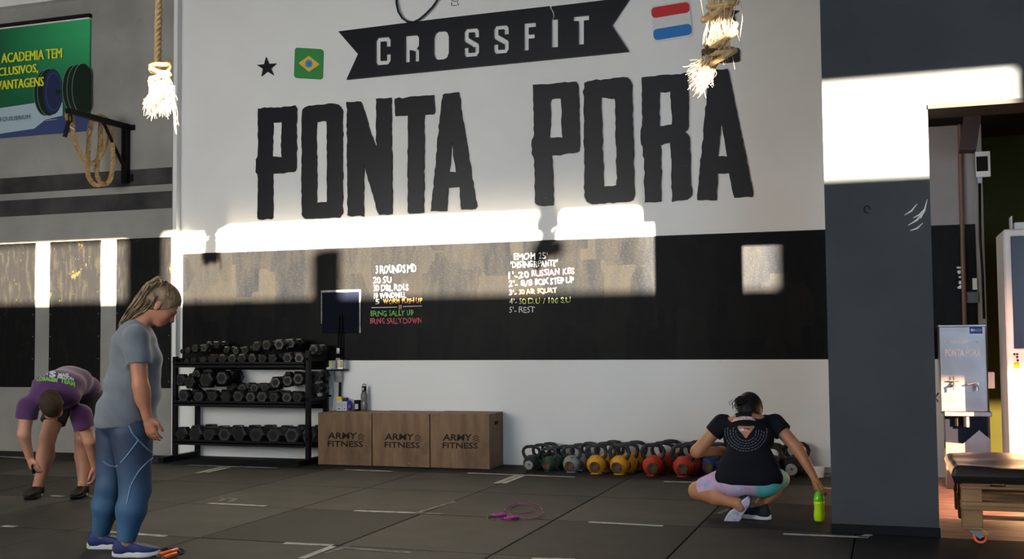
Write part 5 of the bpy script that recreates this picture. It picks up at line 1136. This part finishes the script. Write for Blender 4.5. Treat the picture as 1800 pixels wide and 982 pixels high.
for (a, b, h_, o_) in (((178, 250), (635, 225), 6, top), ((290, 430), (515, 455), 4.5, sq_.children[0])):
    pa, pb = zb(*a), zb(*b); rows = [project(o_, [(pa[0]+(pb[0]-pa[0])*t, pa[1]+(pb[1]-pa[1])*t-h_*q_ - 3*math.sin(math.pi*t)) for t in np.linspace(0, 1, 14)], .007) for q_ in (0, 1)]
    if all(len(r_) == 14 for r_ in rows):
        v = list(rows[0])+list(rows[1]); mkobj('lettered_band', v, [(i, i+1, 15+i, 14+i) for i in range(13)], pk, top)
tie_m = bpy.data.materials.new('pastel_leggings'); tie_m.use_nodes = True; nt = tie_m.node_tree; n = nt.nodes.new('ShaderNodeTexNoise'); n.inputs['Scale'].default_value = 9; n.inputs['Detail'].default_value = 3; n.inputs['Distortion'].default_value = 2.5
tc = nt.nodes.new('ShaderNodeTexCoord'); nt.links.new(tc.outputs['Object'], n.inputs[0]); rp = nt.nodes.new('ShaderNodeValToRGB'); cr = rp.color_ramp
for i, (p_, c_) in enumerate(((.30, (.10, .35, .50)), (.42, (.36, .27, .48)), (.50, (.52, .30, .42)), (.58, (.36, .33, .50)), (.68, (.50, .42, .52)))):
    el = cr.elements[i] if i < 2 else cr.elements.new(p_); el.position = p_; el.color = (*c_, 1)
nt.links.new(n.outputs['Color'], rp.inputs[0]); bs = nt.nodes['Principled BSDF']; nt.links.new(rp.outputs[0], bs.inputs['Base Color']); bs.inputs['Roughness'].default_value = .7
sp = nt.nodes.new('ShaderNodeSeparateXYZ'); nt.links.new(tc.outputs['Object'], sp.inputs[0]); mr = nt.nodes.new('ShaderNodeMapRange'); mr.inputs['From Min'].default_value = .03; mr.inputs['From Max'].default_value = .07; nt.links.new(sp.outputs[0], mr.inputs[0]); mixin(tie_m, mr.outputs[0], (.07, .36, .34))
lT = lH+(lK-lH)*.86; rT = rH+(rK-rH)*.86
sdf_obj('leggings', [eld(Q(1316, 843, .02), (.140, .212, .105), ax3), cap(lH, lT, .102, .075, 'b'), cap(rH, rT, .102, .075, 'b'), eld(Q(1290, 852, .04), (.10, .10, .08), ax3), eld(Q(1343, 852, .04), (.10, .10, .08), ax3)], tie_m, sq_, .006, .035)
pale = mat('sole_lilac', (.40, .41, .45), .55, col2=(.30, .22, .42), scale=22, lo=.5, hi=.6)
bk2 = mat('shoe_black_knit', (.015, .015, .018), .6, bump=.2, bscale=120)
hl, tl_ = Q(1318, 876, .13), Q(1289, 922, .10); tl_[2] = .015
d_ = unit(tl_-hl); A_ = hl+d_*.065+nc*.0
shoe(A_, d_, unit(-nc*.93-ri*.35), sq_, bk2, pale, .27, acc=sole_w)
a_ = G(1340, 912)*V(1, 1, 0); shoe(a_, G(1308, 909)*V(1, 1, 0)-a_, up3, sq_, bk2, sole_w, .26, acc=bk2)
MB().lathe([(.040, -.055), (.041, -.01), (.037, .0)], rA+V(0, 0, 0), 16).build('sock', bk2, sq_, True)
bh = mat('black_hair', (.006, .005, .005), .45, col2=(.014, .011, .010), scale=12, bump=.3, bscale=120)
e = lambda a, b, c: HC+(f_*a+u_*b+s_*c)*.98; axh = (f_, s_, u_)
sdf_obj('hair', [eld(e(-.016, .029, 0), (.110, .087, .102), axh), eld(e(-.04, -.03, 0), (.078, .072, .075), axh)], bh, sq_, .005, .03,
        cuts=[eld(e(.12, -.055, 0), (.095, .14, .105), axh), eld(e(.04, -.12, 0), (.11, .14, .08), axh), eld(e(-.006, -.014, .09), (.022, .024, .032), axh), eld(e(-.006, -.014, -.09), (.022, .024, .032), axh)])
bun = Q(1303, 705, -.22); g = np.random.RandomState(13); s = MB()
for i in range(46):
    a, b = unit(g.normal(0, 1, 3)), unit(g.normal(0, 1, 3)); b = unit(b-a*(a@b)); r_ = g.uniform(.022, .040)
    s.tube([bun+(a*math.cos(t)+b*math.sin(t))*r_*V(1.15, 1, .9) for t in np.linspace(0, g.uniform(3, 6), 14)], .0052, 4)
for i in range(14):
    a = bun+V(-.02, 0, 0)+g.normal(0, .012, 3); s.tube([a, a+V(-.022+g.normal(0, .006), .0, -.02), a+V(-.018+g.normal(0, .01), 0, -.05+g.normal(0, .01))], .0022, 3)
s.build('hair_bun', bh, sq_, True)
# the green bottle
gb = thing('water_bottle', 'translucent lime green bottle on the floor held by the squatting person', 'bottle', bt0)
gmat = mat('lime_plastic', (.16, .75, .03), .18, trans=.25); yl = mat('lime_drink', (.50, .80, .02), .2, trans=.15)
MB().lathe([(.030, 0), (.036, .006), (.037, .05), (.033, .085), (.035, .115), (.036, .135)], bt0, 24).build('bottle_body', yl, gb, True)
MB().lathe([(.036, .135), (.036, .150), (.031, .172), (.024, .188), (.021, .196), (.021, .21)], bt0, 24).build('bottle_shoulder', gmat, gb, True)
MB().lathe([(.024, .208), (.025, .212), (.025, .238), (.020, .243), (0, .244)], bt0, 20).build('cap', gmat, gb, True)
